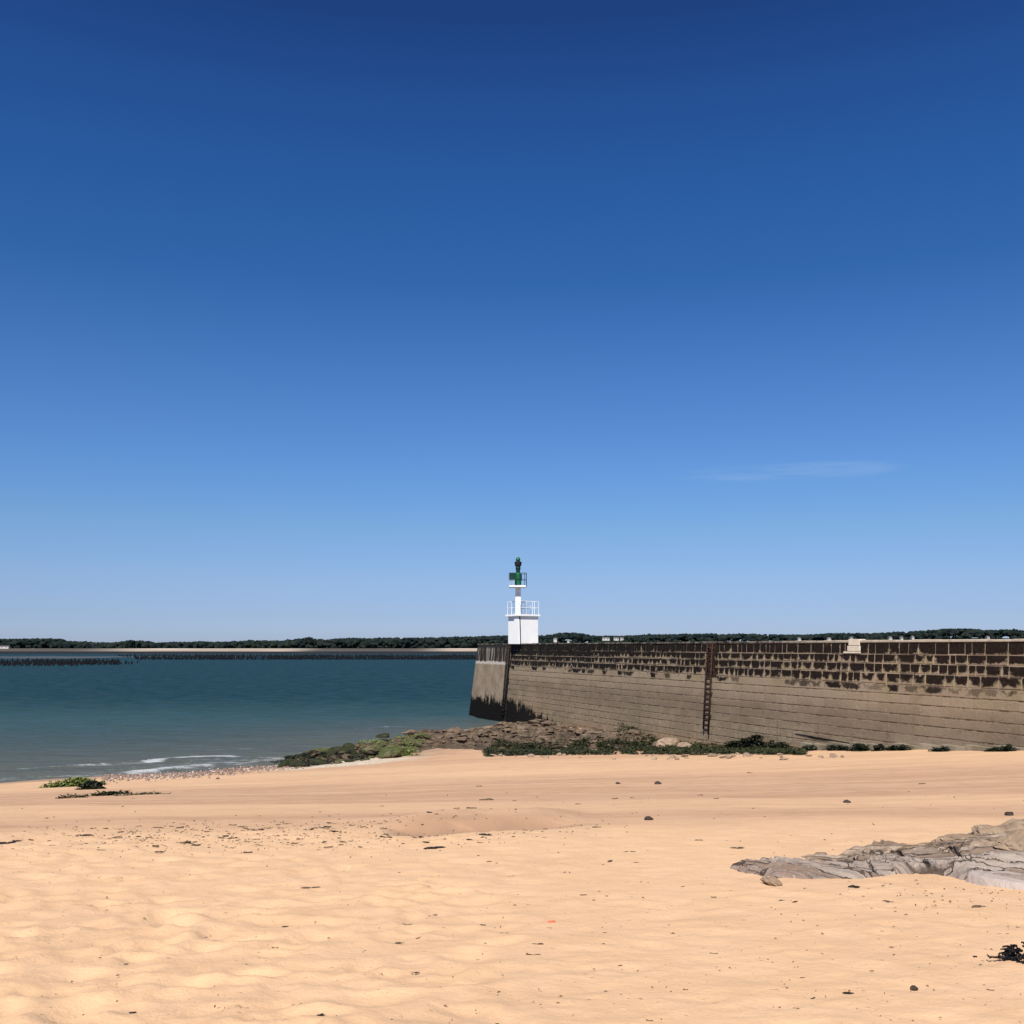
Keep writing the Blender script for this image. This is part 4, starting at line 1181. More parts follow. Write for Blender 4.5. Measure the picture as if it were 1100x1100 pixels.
# carpet of dark green weed along the front of the rocks
pts = []
WPOLY = np.array([(519, 807), (534, 803), (600, 804.5), (640, 802.5), (680, 802), (700, 800.5), (760, 799.5), (800, 804), (862, 806), (866, 811), (800, 811), (760, 811.5), (700, 811), (640, 811.5), (560, 811.5), (522, 813)], float)
while len(pts) < 12000:
    px, py = random.uniform(516, 868), random.uniform(798, 814)
    if not inpoly(np.array([px]), np.array([py]), WPOLY)[0]: continue
    if vnoise(np.array([px * 0.08]), np.array([py * 0.5]), 3)[0] < 0.22: continue
    pts.append((px, py))
X_, Y_, Z_ = bulk_ground(pts)
hump = 0.36 * np.clip(fbm(X_ * 0.7, Y_ * 0.5, 91, 3) + 0.35, 0, 1)
ok = inland(X_, Y_) > 0.15
Zr = rock_top(X_, Y_)
Z_ = np.where(polydist(X_, Y_, RP) > -0.5, np.maximum(Z_, Zr), Z_)
fp = [(x, y, z + h * random.random(), 1.0) for x, y, z, h, o_ in zip(X_, Y_, Z_, hump, ok) if o_]
v, f = fronds(fp, 0.23)
tag(link('green_seaweed', mesh('green_seaweed', v, f), dgw_m), 'band of dark green seaweed along the sand in front of the jetty rocks', 'seaweed', kind='stuff')

def weed_clump(px, py, wpx, hpx, mat, label, n=420, cat='seaweed', group=None, depth=0.5, name='seaweed_clump', size=0.2, onwall=True):
    x, y, z = on_ground(px, py)
    if onwall:
        u = u_of(px); u = max(u, 0)
        q = A + WD * u + WN * 0.35
        x, y = q; z = g1(x, y)
    dpx = F / y
    al = Vector((WD[0], WD[1], 0)) if onwall else Vector((1, 0, 0))
    pr = abs((ray(px + 1, py)[0] - ray(px, py)[0]))
    lx_ = (wpx * (y / F)) / (abs(WD[0] - ray(px, py)[0] * WD[1]) if onwall else 1)
    hh_ = hpx * y / F
    root = (x, y, z - 0.05)
    P = []
    while len(P) < n:
        a, b, c = random.uniform(-1, 1), random.uniform(-1, 1), random.random()
        lim = (1 - abs(a) ** 2.2) * (0.30 + 1.0 * float(vnoise(np.array([a * 5 + px]), np.array([0.5]), 2)[0]))
        if c > lim: continue
        d = al * (a * lx_ / 2) + Vector((WN[0], WN[1], 0)) * (b * depth * 0.5 * (1 - 0.6 * c) + (0.12 if onwall else 0))
        gz = g1(x + d.x, y + d.y) - z if not onwall else 0
        P.append((d.x, d.y, c * hh_ + gz, 1.0))
    v, f = fronds(P, size)
    # a solid core so that the clump has body
    iv, fc = IV, IF
    b0 = len(v)
    core = [(al * (q[0] * lx_ * 0.36) + Vector((WN[0], WN[1], 0)) * (q[1] * depth * 0.3 + (0.1 if onwall else 0)) + Vector((0, 0, max(-0.05, q[2] * hh_ * 0.40 + 0.02) * random.uniform(.6, 1.1)))) for q in iv]
    v += [tuple(q) for q in core]; f += [tuple(int(i) + b0 for i in q) for q in fc]
    o = link(name, mesh(name, v, f), mat); o.location = root
    return tag(o, label, cat, group)
weed_clump(820, 804, 52, 19, bkw_m, 'large ragged dark weed clump against the jetty foot right of the rusty ladder', 1300, size=0.26)
weed_clump(853, 805, 30, 13, bkw_m, 'dark weed clump joined to the right side of the largest one by the jetty', 520)
weed_clump(884, 806, 14, 9, bkw_m, 'small square dark weed clump right of the bushy one at the jetty foot', 250)
weed_clump(918, 806, 32, 6, bkw_m, 'long low dark weed clump on the jetty footing, middle of the row', 420)
weed_clump(941, 806, 18, 9, bkw_m, 'taller rounded dark weed clump in the jetty foot row', 380)
weed_clump(961, 807, 9, 10, bkw_m, 'narrow dark weed clump in the jetty foot row', 200)
weed_clump(982, 808, 26, 7, bkw_m, 'oblong dark weed clump right of the narrow one at the jetty foot', 380)
weed_clump(1028, 806, 18, 6, bkw_m, 'lone low dark weed clump on the yellowish jetty foot', 260)
weed_clump(1086, 807, 14, 6, bkw_m, 'dark weed clump at the jetty foot close to the right edge', 260)
weed_clump(1099, 807, 9, 8, bkw_m, 'dark weed clump at the jetty foot cut by the right edge', 220)
weed_clump(690, 803, 40, 14, dgw_m, 'green weed mound leaning on the jetty left of the pale boulder', 500)
# rocks strewn in front of the weed
scatter_rocks(34, (690, 905), (811, 816), 'pale', 0.05, 0.17, 'small pale stone strewn in front of the green weed band', 'small pale stones before the weed')
scatter_rocks(14, (520, 690), (811, 815), 'pale', 0.06, 0.2, 'small light stone at the left foot of the green weed band', 'small light stones at the left of the weed')

# green and yellow weed on the left tail of the heap
for i, (px, py, w_, h_) in enumerate(((432, 812, 26, 10), (440, 806, 18, 8), (380, 806, 40, 5), (352, 815, 36, 5), (405, 812, 20, 6))):
    weed_clump(px, py, w_, h_, [lgw_m, dgw_m, lgw_m, lgw_m, dgw_m][i],
               ['bright green weed mound on the sand edge of the rock heap', 'darker weed tuft behind the bright green mound on the heap', 'yellow green weed mat along the sea edge of the rocks',
                'low yellow green weed between the black rocks', 'small dark weed tuft left of the bright mound on the heap'][i], 500, onwall=False, depth=1.6, size=0.16)
def frond_mass(name, n, poly, size, mat, label, seed):
    P = []; poly = np.array(poly, float); lo, hi = poly.min(0), poly.max(0)
    while len(P) < n:
        q = (random.uniform(lo[0], hi[0]), random.uniform(lo[1], hi[1]))
        if inpoly(np.array([q[0]]), np.array([q[1]]), poly)[0] and vnoise(np.array([q[0] * 0.11]), np.array([q[1] * 0.35]), seed)[0] > 0.42: P.append(q)
    X_, Y_, Z_ = bulk_ground(P)
    Z_ = np.where(polydist(X_, Y_, RP) > 0, rock_top(X_, Y_) + 0.1, Z_)
    v, f = fronds([(x, y, z + 0.16 * random.random(), 1.0) for x, y, z in zip(X_, Y_, Z_)], size)
    tag(link(name, mesh(name, v, f), mat), label, 'seaweed', kind='stuff')
frond_mass('black_seaweed', 2600, [(287, 822), (292, 816), (330, 811), (352, 812), (392, 812), (396, 817), (350, 822), (330, 824)], 0.16, bkw_m, 'black seaweed draped over the low rocks at the tip of the heap', 3)
frond_mass('yellow_green_seaweed', 1500, [(345, 811), (392, 798), (425, 792), (440, 800), (446, 808), (420, 812), (395, 810)], 0.14, lgw_m, 'yellow green seaweed spread over the rocks of the left tail', 9)
frond_mass('reef_seaweed', 800, [(520, 806), (560, 800), (620, 798), (680, 797), (735, 801), (740, 805), (640, 806)], 0.15, dgw_m, 'dark green seaweed draped over the broken reef at the jetty foot', 5)
# weed on the sand at the far left
weed_clump(78, 845, 50, 11, lgw_m, 'bright green weed mound on the sand at the water edge, far left', 1300, onwall=False, depth=1.1, size=0.2)
weed_clump(98, 848, 13, 11, bkw_m, 'dark weed heap at the right end of the bright green mound', 500, onwall=False, depth=0.6, size=0.2)
weed_clump(118, 853, 34, 8, dgw_m, 'olive weed heap lying on the sand right of the green mound', 500, onwall=False, depth=0.8, size=0.16)
weed_clump(76, 857, 20, 6, brw_m, 'small brown weed heap on the sand below the green mound', 380, onwall=False, depth=0.6, size=0.13)
weed_clump(152, 853, 50, 4.5, brw_m, 'flat dry brown weed patch trailing right of the olive heap', 600, onwall=False, depth=0.9, size=0.13)

# ---- shingle and foam at the waterline
def swash_pebbles():
    v, f = [], []
    P = []
    while len(P) < 1500:
        px = random.uniform(110, 330); c = np.interp(px, [110, 200, 330], [836.5, 832, 820])
        P.append((px, c + random.gauss(0, 2.2)))
    X_, Y_, Z_ = bulk_ground(P, 25, 75)
    iv, fc = IV1, IF1
    for x, y, z in zip(X_, Y_, Z_):
        r = random.uniform(0.025, 0.085)
        b = len(v); rot = random.random() * 6.28
        sq = Vector((random.uniform(.8, 1.5), random.uniform(.7, 1.1), random.uniform(.4, .8)))
        for q in iv:
            xx, yy = q[0] * sq.x, q[1] * sq.y
            v.append((x + r * (xx * math.cos(rot) - yy * math.sin(rot)), y + r * (xx * math.sin(rot) + yy * math.cos(rot)), z + r * 0.25 + r * q[2] * sq.z))
        f += [tuple(int(i) + b for i in q) for q in fc]
    t = NT('shingle'); w = t.pos()
    c = t.mix(t.ms(t.noise(w, 3.5, 2), 0.4, 0.6), (0.30, 0.20, 0.15), (0.16, 0.11, 0.09))
    c = t.mix(t.ms(t.noise(w, 6.0, 2), 0.58, 0.62), c, (0.55, 0.47, 0.40))
    tag(link('shingle', mesh('shingle', v, f), t.done(c, 0.7, 0.3), smooth=True), 'pinkish shingle along the edge of the water', 'shingle', kind='stuff')
swash_pebbles()
def g1b(x, y): return float(base_h(np.array([x]), np.array([y]))[0])
# ================================================================== FOREGROUND OUTCROP
def local_pts(L): return np.array([on_ground(*q)[:2] for q in L])
OUT_LO = [(772, 931), (800, 939), (828, 945), (870, 946), (920, 947), (955, 943), (985, 938), (1005, 940), (1040, 948), (1100, 956), (1200, 962), (1400, 970)]
OUT_HI = [(1400, 915), (1200, 908), (1100, 905), (1060, 907), (1030, 909), (1000, 912), (960, 914), (920, 916), (890, 919), (860, 919), (830, 922), (800, 926)]
OP = local_pts(OUT_LO + OUT_HI)
xg = np.arange(OP[:, 0].min() - 0.2, min(OP[:, 0].max(), 8.5), 0.016); yg = np.arange(OP[:, 1].min() - 0.2, OP[:, 1].max() + 0.2, 0.016)
Yg, Xg = np.meshgrid(yg, xg, indexing='ij')
sd = polydist(Xg, Yg, OP) + 0.10 * fbm(Xg * 3, Yg * 3, 301, 4)
wx = Xg + 0.35 * fbm(Xg * 0.8, Yg * 0.8, 302, 3); wy = Yg + 0.35 * fbm(Xg * 0.8 + 9, Yg * 0.8, 303, 3)
sperp = wx * 0.66 + wy * 0.75; slong = -wx * 0.75 + wy * 0.66
def saw(s_, per, seed):
    ss = s_ / per + 0.9 * fbm(s_ * 0.8, slong * 0.35, seed, 2)
    k_ = np.floor(ss); fr = ss - k_
    amp = 0.35 + 0.65 * _hash(k_, np.floor(slong * 0.9 + 3 * _hash(k_, k_ * 0, seed)), seed)
    return amp * np.where(fr < 0.82, fr / 0.82, (1 - fr) / 0.18)
rise = np.interp(Xg, [1.8, 2.4, 3.0, 3.5, 4.0, 5.0, 8], [0.015, 0.02, 0.03, 0.06, 0.12, 0.17, 0.2])
front = sstep(0, 0.9, sd)
H = rise * (0.45 + 0.75 * front) + 0.040 * (saw(sperp, 0.42, 311) - 0.4) + 0.020 * (saw(sperp + 0.13, 0.115, 312) - 0.4) + 0.034 * fbm(Xg * 2.2, Yg * 2.2, 313, 4, 0.55) + 0.010 * fbm(Xg * 12, Yg * 12, 314, 3)
# broken plates of rock lying along the strata
pr_ = np.random.default_rng(5)
sdir = np.array([0.75, -0.66]); sper = np.array([0.66, 0.75])
for k_ in range(90):
    cx_ = pr_.uniform(1.8, 6.0); cy_ = pr_.uniform(OP[:, 1].min() + .2, OP[:, 1].max() - .1)
    ln_, wd_ = pr_.uniform(0.25, 0.85), pr_.uniform(0.05, 0.22)
    th_ = pr_.normal(0, 0.22)
    ca_, sa_ = math.cos(th_), math.sin(th_)
    pu = (Xg - cx_) * (sdir[0] * ca_ - sdir[1] * sa_) + (Yg - cy_) * (sdir[0] * sa_ + sdir[1] * ca_)
    pv_ = (Xg - cx_) * (sper[0] * ca_ - sper[1] * sa_) + (Yg - cy_) * (sper[0] * sa_ + sper[1] * ca_)
    q_ = np.maximum(np.abs(pu + 0.25 * pv_) / ln_, np.abs(pv_) / wd_) + 0.5 * fbm(Xg * 9 + k_, Yg * 9, 320, 3)
    lift_ = np.interp(cx_, [1.8, 3, 6], [0.008, 0.015, 0.022]) * pr_.uniform(0.4, 1.5)
    add_ = lift_ * (0.55 + 0.45 * pv_ / wd_) - 0.02 * pu
    H = H + np.where(q_ < 1.0, np.clip(add_, -0.02, 0.06), 0) * sstep(1.06, 0.98, q_)
lo_ = local_pts(OUT_LO)
dlo = np.full(Xg.shape, 1e9)
for a_, b_ in zip(lo_[:-1], lo_[1:]):
    ab = b_ - a_; t_ = np.clip(((Xg - a_[0]) * ab[0] + (Yg - a_[1]) * ab[1]) / (ab @ ab), 0, 1)
    dlo = np.minimum(dlo, np.hypot(Xg - a_[0] - t_ * ab[0], Yg - a_[1] - t_ * ab[1]))
crackv = np.zeros_like(Xg)
for L_, w_ in (([(941, 926), (950, 924), (962, 922), (978, 929), (997, 938)], 0.020), ([(995, 917), (1020, 926), (1048, 938)], 0.020), ([(834, 928), (850, 926), (868, 929)], 0.030), ([(858, 921), (872, 933), (884, 938), (905, 940)], 0.012),
               ([(905, 922), (925, 930), (945, 941)], 0.010), ([(1085, 915), (1110, 920), (1140, 919)], 0.03), ([(800, 931), (825, 935)], 0.010), ([(880, 925), (900, 932)], 0.009), ([(925, 920), (960, 933)], 0.009), ([(1010, 912), (1040, 915), (1065, 926)], 0.012)):
    q_ = local_pts(L_)
    for a_, b_ in zip(q_[:-1], q_[1:]):
        ab = b_ - a_; wxx, wyy = Xg + 0.03 * fbm(Xg * 8, Yg * 8, 330, 3), Yg + 0.03 * fbm(Xg * 8, Yg * 8, 331, 3)
        t_ = np.clip(((wxx - a_[0]) * ab[0] + (wyy - a_[1]) * ab[1]) / (ab @ ab), 0, 1)
        crackv = np.maximum(crackv, np.exp(-(np.hypot(wxx - a_[0] - t_ * ab[0], wyy - a_[1] - t_ * ab[1]) / w_) ** 2))
H = H - 0.05 * crackv
# a hollow in the middle filled with pale sand
Zs = ground(Xg, Yg)
edge = sstep(-0.02, 0.10, sd)
Zg = Zs - 0.05 + (H + 0.06) * edge
me, used = grid_mesh('rock_outcrop', Xg, Yg, Zg, (sd[:-1, :-1] > -0.06))
vattr(me, 'backness', np.clip((dlo - 0.15) / 0.9, 0, 1).reshape(-1)[used]); vattr(me, 'crack', crackv.reshape(-1)[used])
vattr(me, 'strata', (sperp).reshape(-1)[used]); vattr(me, 'along', slong.reshape(-1)[used])
t = NT('slate_rock'); w = t.pos()
cv = t.n('ShaderNodeCombineXYZ'); t.put(cv.inputs[0], t.attr('strata')); t.put(cv.inputs[1], t.math('MULTIPLY', t.attr('along'), 0.05)); cv = cv.outputs[0]
band = t.noise(cv, 9, 5, 0.7); bandf = t.noise(cv, 34, 4, 0.7); nz = t.noise(w, 3.0, 6, 0.65)
c = t.mix(t.ms(band, 0.35, 0.65), (0.235, 0.188, 0.155), (0.35, 0.29, 0.245))
bk = t.ms(t.math('ADD', t.attr('backness'), t.math('MULTIPLY', t.math('SUBTRACT', nz, 0.5), 1.3)), 0.30, 0.72)
c = t.mix(bk, c, t.mix(t.ms(t.noise(w, 9, 5, 0.7), 0.4, 0.65), (0.20, 0.132, 0.085), (0.40, 0.295, 0.205)))
x_ = t.xyz(w)
c = t.mix(t.math('MULTIPLY', t.ms(x_[0], 2.7, 2.0), t.ms(nz, 0.38, 0.58)), c, (0.22, 0.145, 0.115))
c = t.mix(t.math('MULTIPLY', t.ms(bandf, 0.53, 0.63), 0.75), c, (0.105, 0.077, 0.06))
c = t.mix(t.math('MULTIPLY', t.ms(t.noise(cv, 60, 3, 0.7), 0.58, 0.68), 0.4), c, (0.47, 0.395, 0.33))
vo = t.n('ShaderNodeTexVoronoi', feature='DISTANCE_TO_EDGE'); vo.inputs['Scale'].default_value = 1.0
vm = t.n('ShaderNodeVectorMath', operation='ADD'); t.put(vm.inputs[0], t.scale(cv, (9.0, 22.0, 1)))
nzv = t.n('ShaderNodeTexNoise'); t.put(nzv.inputs['Vector'], w); nzv.inputs['Scale'].default_value = 6.0; nzv.inputs['Detail'].default_value = 5
t.put(vm.inputs[1], t.scale(nzv.outputs['Color'], (1.1, 1.1, 0))); t.put(vo.inputs['Vector'], vm.outputs[0])
crk = t.ms(vo.outputs['Distance'], 0.012, 0.040, 0.8, 0.0)
crk = t.math('MULTIPLY', crk, t.ms(t.noise(w, 2.6, 4), 0.40, 0.52))
crk = t.math('MAXIMUM', crk, t.ms(t.attr('crack'), 0.2, 0.75, 0.0, 0.9))
vc = t.n('ShaderNodeTexVoronoi', feature='F1'); vc.inputs['Scale'].default_value = 1.0; t.put(vc.inputs['Vector'], vm.outputs[0])
c = t.mix(t.math('MULTIPLY', t.xyz(vc.outputs['Color'])[0], 0.30), c, (0.56, 0.47, 0.385))
c = t.mix(t.math('MULTIPLY', t.ms(t.xyz(vc.outputs['Color'])[1], 0.55, 0.85), 0.6), c, (0.21, 0.14, 0.095))
c = t.mix(crk, c, (0.055, 0.038, 0.028))
c = t.mix(t.ms(t.noise(w, 18, 4), 0.62, 0.72), c, (0.44, 0.365, 0.295))
hb_ = t.math('ADD', t.math('MULTIPLY', band, 1.0), t.math('ADD', t.math('MULTIPLY', bandf, 0.5), t.math('MULTIPLY', t.noise(w, 26, 5, 0.7), 0.4)))
slate_m = t.done(c, 0.9, 0.1, t.bump(t.math('SUBTRACT', hb_, t.math('MULTIPLY', crk, 1.0)), 0.036, 1.0))
ob = link('rock_outcrop', me, slate_m)
tag(ob, 'low ridged grey and pinkish rock outcrop breaking through the sand at right', 'rock')

def slab(P, thick, zoff, mat, label, name='rock_slab', tilt=(0, 0)):
    """an irregular flat slab with broken edges: outline in photo-derived ground points"""
    Q = local_pts(P)
    c = Q.mean(0)
    x0, y0 = Q.min(0); x1, y1 = Q.max(0)
    xs_ = np.arange(x0 - .1, x1 + .1, 0.02); ys_ = np.arange(y0 - .1, y1 + .1, 0.02)
    Yk, Xk = np.meshgrid(ys_, xs_, indexing='ij')
    d = polydist(Xk, Yk, Q) + 0.025 * fbm(Xk * 7, Yk * 7, 5, 3)
    zg = ground(Xk, Yk)
    base = zg.mean()
    Zk = base + zoff + tilt[0] * (Xk - c[0]) + tilt[1] * (Yk - c[1]) + 0.02 * fbm(Xk * 5, Yk * 2, 8, 4) - (thick + 0.15) * (1 - sstep(-0.05, 0.02, d))
    m_, _ = grid_mesh(name, Xk - c[0], Yk - c[1], Zk - base, d[:-1, :-1] > -0.06)
    o = link(name, m_, mat); o.location = (c[0], c[1], base)
    return tag(o, label, 'rock')
slabm = rock_mat('lilac_slab', (0.42, 0.35, 0.305), (0.52, 0.44, 0.385), (0.30, 0.24, 0.20), scale=1.5)
slab([(1038, 948), (1050, 940), (1075, 935), (1120, 932), (1180, 938), (1170, 956), (1100, 957), (1060, 953)], 0.05, 0.10, slabm, 'smooth pale lilac grey slab lying at the right end of the outcrop', tilt=(0.03, 0.05))
def boulder(px, py, sx, sy, sz, dz, label, seed, rz=0.0, mat=None):
    x, y, z = on_ground(px, py)
    m_ = rock_mesh('boulder', 5, 0.30, 0.8, seed, 10)
    o = link('boulder', m_, mat or bould_m); o.location = (x, y, z + dz); o.scale = (sx, sy, sz); o.rotation_euler = (0.1, -0.1, rz)
    return tag(o, label, 'rock')
bould_m = rock_mat('tan_boulder', (0.29, 0.205, 0.135), (0.41, 0.30, 0.205), (0.16, 0.11, 0.08), scale=3.0)
boulder(1102, 931, 0.30, 0.22, 0.11, 0.20, 'tan boulder with a dark hollow under it at the right edge of the outcrop', 71, 0.3)
boulder(1066, 912, 0.26, 0.22, 0.12, 0.10, 'rough brown knob at the high back of the outcrop', 73, 1.1)
boulder(1106, 910, 0.36, 0.25, 0.13, 0.14, 'big tan boulder at the high back right corner of the outcrop', 74, 0.5)
boulder(1028, 914, 0.24, 0.18, 0.08, 0.06, 'crumbly pale brown lump at the back of the outcrop', 76, 0.2)
boulder(829, 950, 0.05, 0.11, 0.05, 0.02, 'small grey stone fallen in front of the outcrop tip', 78, 0.5, slate_m if False else bould_m)

# ================================================================== SMALL THINGS ON THE SAND
scrap_m = weed_mat('dried_weed', (0.012, 0.009, 0.007), (0.03, 0.021, 0.015), (0.07, 0.05, 0.032))
brown_scrap_m = weed_mat('brown_litter', (0.09, 0.058, 0.034), (0.16, 0.105, 0.062), (0.24, 0.165, 0.10))
peb_m = rock_mat('dark_pebble', (0.05, 0.035, 0.03), (0.10, 0.07, 0.055), scale=8)
def scrap_mesh(seed, long=1.0):
    random.seed(seed)
    v, f = [], []
    iv, fc = IV1, IF1
    for kk in range(3):
        ox, oy = random.uniform(-.5, .5) * long, random.uniform(-.25, .25); sz = random.uniform(.25, .5)
        b = len(v)
        for q in iv:
            n_ = 1 + random.uniform(-.3, .3)
            v.append((ox + q[0] * sz * n_ * (0.8 + long * .4), oy + q[1] * sz * n_ * .7, 0.05 + q[2] * sz * n_ * .38))
        f += [tuple(int(i) + b for i in q) for q in fc]
    P = [(random.uniform(-.5, .5) * long, random.uniform(-.3, .3), 0.05, 1.0) for _ in range(9)]
    v2, f2 = fronds(P, 0.6, 0.5)
    b = len(v); v += v2; f += [tuple(i + b for i in q) for q in f2]
    return mesh('seaweed_scrap', v, f)
scr = [scrap_mesh(i, 1.0 + 0.5 * (i % 3)) for i in range(6)]
for q in scr: q.materials.append(scrap_m)
scrb = [scrap_mesh(20 + i, 1.4) for i in range(4)]
for q in scrb: q.materials.append(brown_scrap_m)
pebs = []
for i in range(4):
    q = rock_mesh('pebble', 3, 0.2, 0.6, 90 + i, 6); q.materials.append(peb_m); pebs.append(q)
random.seed(5)
def put_scrap(px, py, size_px, kind='w', label=None, group=None, rz=None, cat='seaweed'):
    x, y, z = on_ground(px, py)
    s_ = size_px * y / F * 0.72
    src = {'w': scr, 'b': scrb, 'p': pebs}[kind]
    nm = 'pebble' if kind == 'p' else 'seaweed_scrap'
    o = bpy.data.objects.new(nm, random.choice(src)); COL.objects.link(o)
    o.location = (x, y, z + (s_ * 0.12 if kind == 'p' else 0.0)); 
    if kind == 'p': s_ *= 0.6
    o.scale = (s_, s_, s_); o.rotation_euler = (0, 0, random.uniform(-.5, .5) + (0 if rz is None else rz))
    return tag(o, label, cat, group)
DARK = [(5, 903, 16), (22, 901, 12), (90, 895, 10), (80, 902, 6), (211, 904, 9), (252, 898, 10), (173, 1022, 5), (143, 1086, 7), (352, 888, 8), (341, 889, 10), (358, 892, 6),
        (413, 899, 8), (387, 907, 5), (452, 899, 6), (465, 909, 15), (523, 899, 12), (504, 903, 8), (526, 923, 4), (307, 990, 5), (295, 1013, 4), (290, 1035, 8), (446, 1042, 5),
        (480, 1062, 4), (336, 1080, 7), (519, 989, 6), (541, 998, 5), (494, 1007, 4), (571, 1023, 9), (649, 998, 3.5), (601, 1051, 5), (697, 1095, 4.5), (765, 1038, 7), (863, 1049, 6),
        (912, 1066, 8), (945, 1086, 6.5), (873, 1071, 4), (1048, 1028, 5), (1064, 1018, 4), (918, 955, 11), (841, 968, 7), (853, 969, 6), (1094, 998, 4), (367, 1099, 6), (535, 1099, 4), (184, 903, 7), (206, 902, 6)]
for (px, py, sz) in DARK:
    put_scrap(px, py, sz, 'w', 'small dark dried seaweed scrap lying on the bare sand', 'dark seaweed scraps on the sand')
BRN = [(70, 895, 8), (332, 950, 17), (549, 938, 8), (410, 865, 4), (521, 859, 12), (514, 846, 6), (490, 868, 6), (505, 868, 10), (552, 860, 4), (368, 962, 4), (459, 980, 5), (467, 978, 4),
       (430, 1007, 8), (449, 1002, 4), (436, 990, 13), (576, 1012, 11), (660, 858, 6), (680, 858, 5), (752, 854, 5), (769, 859, 5), (642, 891, 9), (622, 863, 6), (750, 904, 7), (654, 901, 6),
       (672, 914, 5), (679, 914, 5), (684, 924, 6), (655, 922, 5), (584, 901, 5), (785, 918, 4), (954, 970, 8), (1055, 977, 15), (962, 981, 4), (879, 994, 4), (929, 1013, 5), (1063, 1063, 7), (626, 958, 6),
       (733, 950, 4), (766, 962, 5), (768, 1023, 5), (791, 912, 12), (102, 1054, 4), (243, 1053, 5), (135, 1032, 4), (230, 912, 5), (265, 912, 9), (107, 912, 9), (170, 912, 8), (990, 842, 6), (806, 830, 6)]
for (px, py, sz) in BRN:
    put_scrap(px, py, sz, 'b', 'faded brown scrap of dry weed lying on the sand', 'brown weed scraps on the sand')
for k_ in range(150):
    px = random.triangular(0, 640, 260); py = 884 + 26 * random.random() ** 1.2 - 0.01 * (px - 200)
    put_scrap(px, py, random.uniform(2.5, 6.5), random.choice('wbb'), 'bit of dry weed in the strand line across the left beach', 'weed bits of the strand line')
for k_ in range(26):
    px, py = random.uniform(560, 1100), random.uniform(915, 1095)
    if py < 955 and px > 760: continue
    put_scrap(px, py, random.uniform(2, 4), random.choice('wbb'), 'tiny speck of weed on the smooth sand at right', 'specks of weed at right')
put_scrap(910, 862, 9, 'p', 'dark stone alone on the smooth sand above the outcrop', None, cat='stone')
put_scrap(1085, 878, 12, 'p', 'brown stone on the sand at the right edge above the outcrop', None, cat='stone')
put_scrap(982, 1061, 9.5, 'p', 'largest dark pebble on the sand at lower right', None, cat='stone')
put_scrap(697, 881, 11, 'p', 'flat grey stone near the middle of the damp sand', None, cat='stone')
put_scrap(707, 843, 9, 'p', 'dark stone on the far smooth sand below the green weed', None, cat='stone')
put_scrap(664, 843, 6, 'p', 'small dark stone left of another on the far smooth sand', None, cat='stone')
put_scrap(234, 838, 5, 'p', 'single dark stone on the sand beside the shingle', None, cat='stone')
put_scrap(345, 1089, 10, 'w', 'upper of two black weed pods at the bottom edge', None, rz=1.3)
put_scrap(346, 1098, 9, 'w', 'lower of two black weed pods at the bottom edge', None, rz=0.9)
x, y, z = on_ground(592, 988)
red_m = simple('red_plastic', (0.55, 0.10, 0.05), (0.65, 0.16, 0.09), 20, 0.5, 0.3)
m = MB(); m.add([(-.03, -.008, 0), (.02, -.012, 0), (.032, .008, 0), (-.02, .012, 0), (-.02, -.004, .014), (.015, -.006, .02), (.02, .005, .016), (-.012, .006, .012)],
                [(4, 5, 6, 7), (0, 1, 5, 4), (1, 2, 6, 5), (2, 3, 7, 6), (3, 0, 4, 7), (3, 2, 1, 0)])
o = m.build('plastic_scrap', red_m, bevel=0.002); o.location = (x, y, z + 0.004); o.scale = (1, 1, 1)
tag(o, 'tiny red plastic scrap on the sand', 'litter')
put_scrap(591, 993, 4, 'w', 'dark weed scrap touching the red plastic', None)

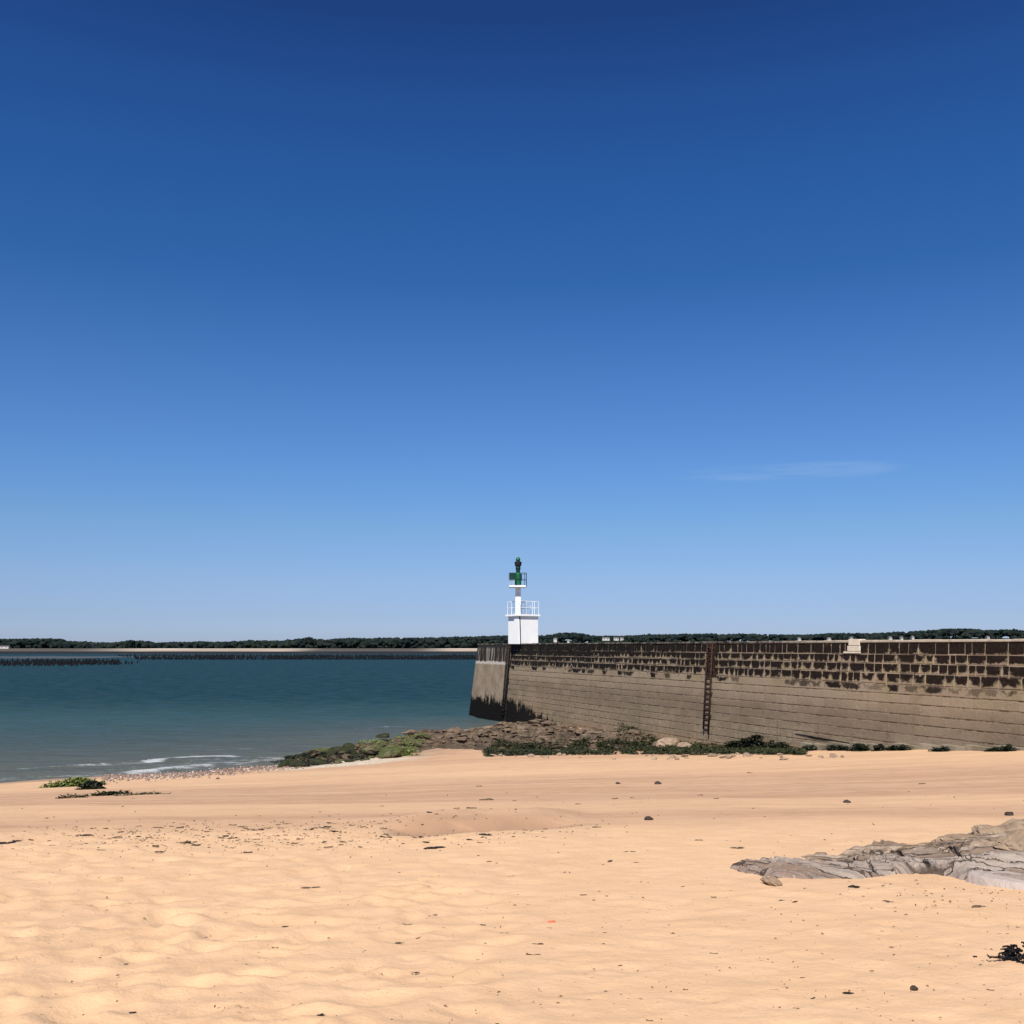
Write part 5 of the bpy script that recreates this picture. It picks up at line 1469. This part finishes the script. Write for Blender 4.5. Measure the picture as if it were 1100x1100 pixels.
# flecks too many to count
pts = []
while len(pts) < 2100:
    if random.random() < 0.66:
        px = random.triangular(-40, 680, 240); py = random.gauss(897 - 0.012 * (px - 200), 8)
    elif random.random() < 0.12:
        px = random.gauss(1010, 55); py = random.gauss(964, 9)
    else:
        px, py = random.uniform(-60, 1160), random.uniform(850, 1100)
    pts.append((px, min(max(py, 838), 1105)))
X_, Y_, Z_ = bulk_ground(pts, 3.5, 40)
v, f = [], []
for x, y, z in zip(X_, Y_, Z_):
    r = random.uniform(0.003, 0.0105) * (y / 9) ** 0.8
    a = random.random() * 6.28; b = len(v); l_ = random.uniform(1, 2.6)
    ca, sa = math.cos(a) * l_, math.sin(a) * l_
    z += 0.002
    v += [(x - r * ca, y - r * sa, z), (x + r * sa / l_ * .6, y - r * ca / l_ * .6, z), (x + r * ca, y + r * sa, z), (x - r * sa / l_ * .6, y + r * ca / l_ * .6, z), (x, y, z + r * 0.9)]
    f += [(b, b + 1, b + 4), (b + 1, b + 2, b + 4), (b + 2, b + 3, b + 4), (b + 3, b, b + 4)]
tag(link('strand_flecks', mesh('strand_flecks', v, f), brown_scrap_m), 'scattered tiny flecks of weed and shell over the sand', 'flecks', kind='stuff')

# black seaweed tuft at the right edge
x, y, z = on_ground(1098, 1032)
v, f = [], []
mb = MB()
for k_ in range(150):
    a = random.random() * 6.28; r0 = 0.09 * math.sqrt(random.random())
    p_ = Vector((0.03 + r0 * math.cos(a) * 1.1, r0 * math.sin(a) * .7, random.random() ** 2 * 0.075))
    dirv = Vector((math.cos(a), math.sin(a) * .7, random.uniform(-0.1, 0.45)))
    for sgm in range(3):
        q_ = p_ + dirv.normalized() * random.uniform(.008, .020)
        mb.tube(p_, q_, 0.0065 - 0.0012 * sgm, 5, 0.0048 - 0.0012 * sgm); p_ = q_
        dirv += Vector((random.uniform(-.7, .7), random.uniform(-.7, .7), random.uniform(-.8, .1)))
        p_.z = max(p_.z, 0.004)
p_ = Vector((-0.02, 0.0, 0.014))
for k_ in range(16):                                  # the long arm reaching left over the sand
    q_ = p_ + Vector((-0.0085, random.uniform(-.004, .003), random.uniform(-.003, .003))); q_.z = max(q_.z, 0.008)
    mb.tube(p_, q_, 0.011 * (1 - k_ / 22), 6)
    for _ in range(2):
        d_ = Vector((random.uniform(-.8, .3), random.choice((-1, 1)) * random.uniform(.4, 1), random.uniform(0, .5))).normalized() * random.uniform(.01, .026)
        mb.tube(q_, q_ + d_, 0.004, 5, 0.002)
    p_ = q_
tuft_m = simple('black_wrack', (0.004, 0.004, 0.005), (0.012, 0.010, 0.009), 20, 0.6, 0.3)
o = mb.build('seaweed_tuft', tuft_m); o.location = (x, y, z); o.scale = (1.1, 1.1, 1.1)
tag(o, 'black branching seaweed tuft on the sand at the lower right edge', 'seaweed')
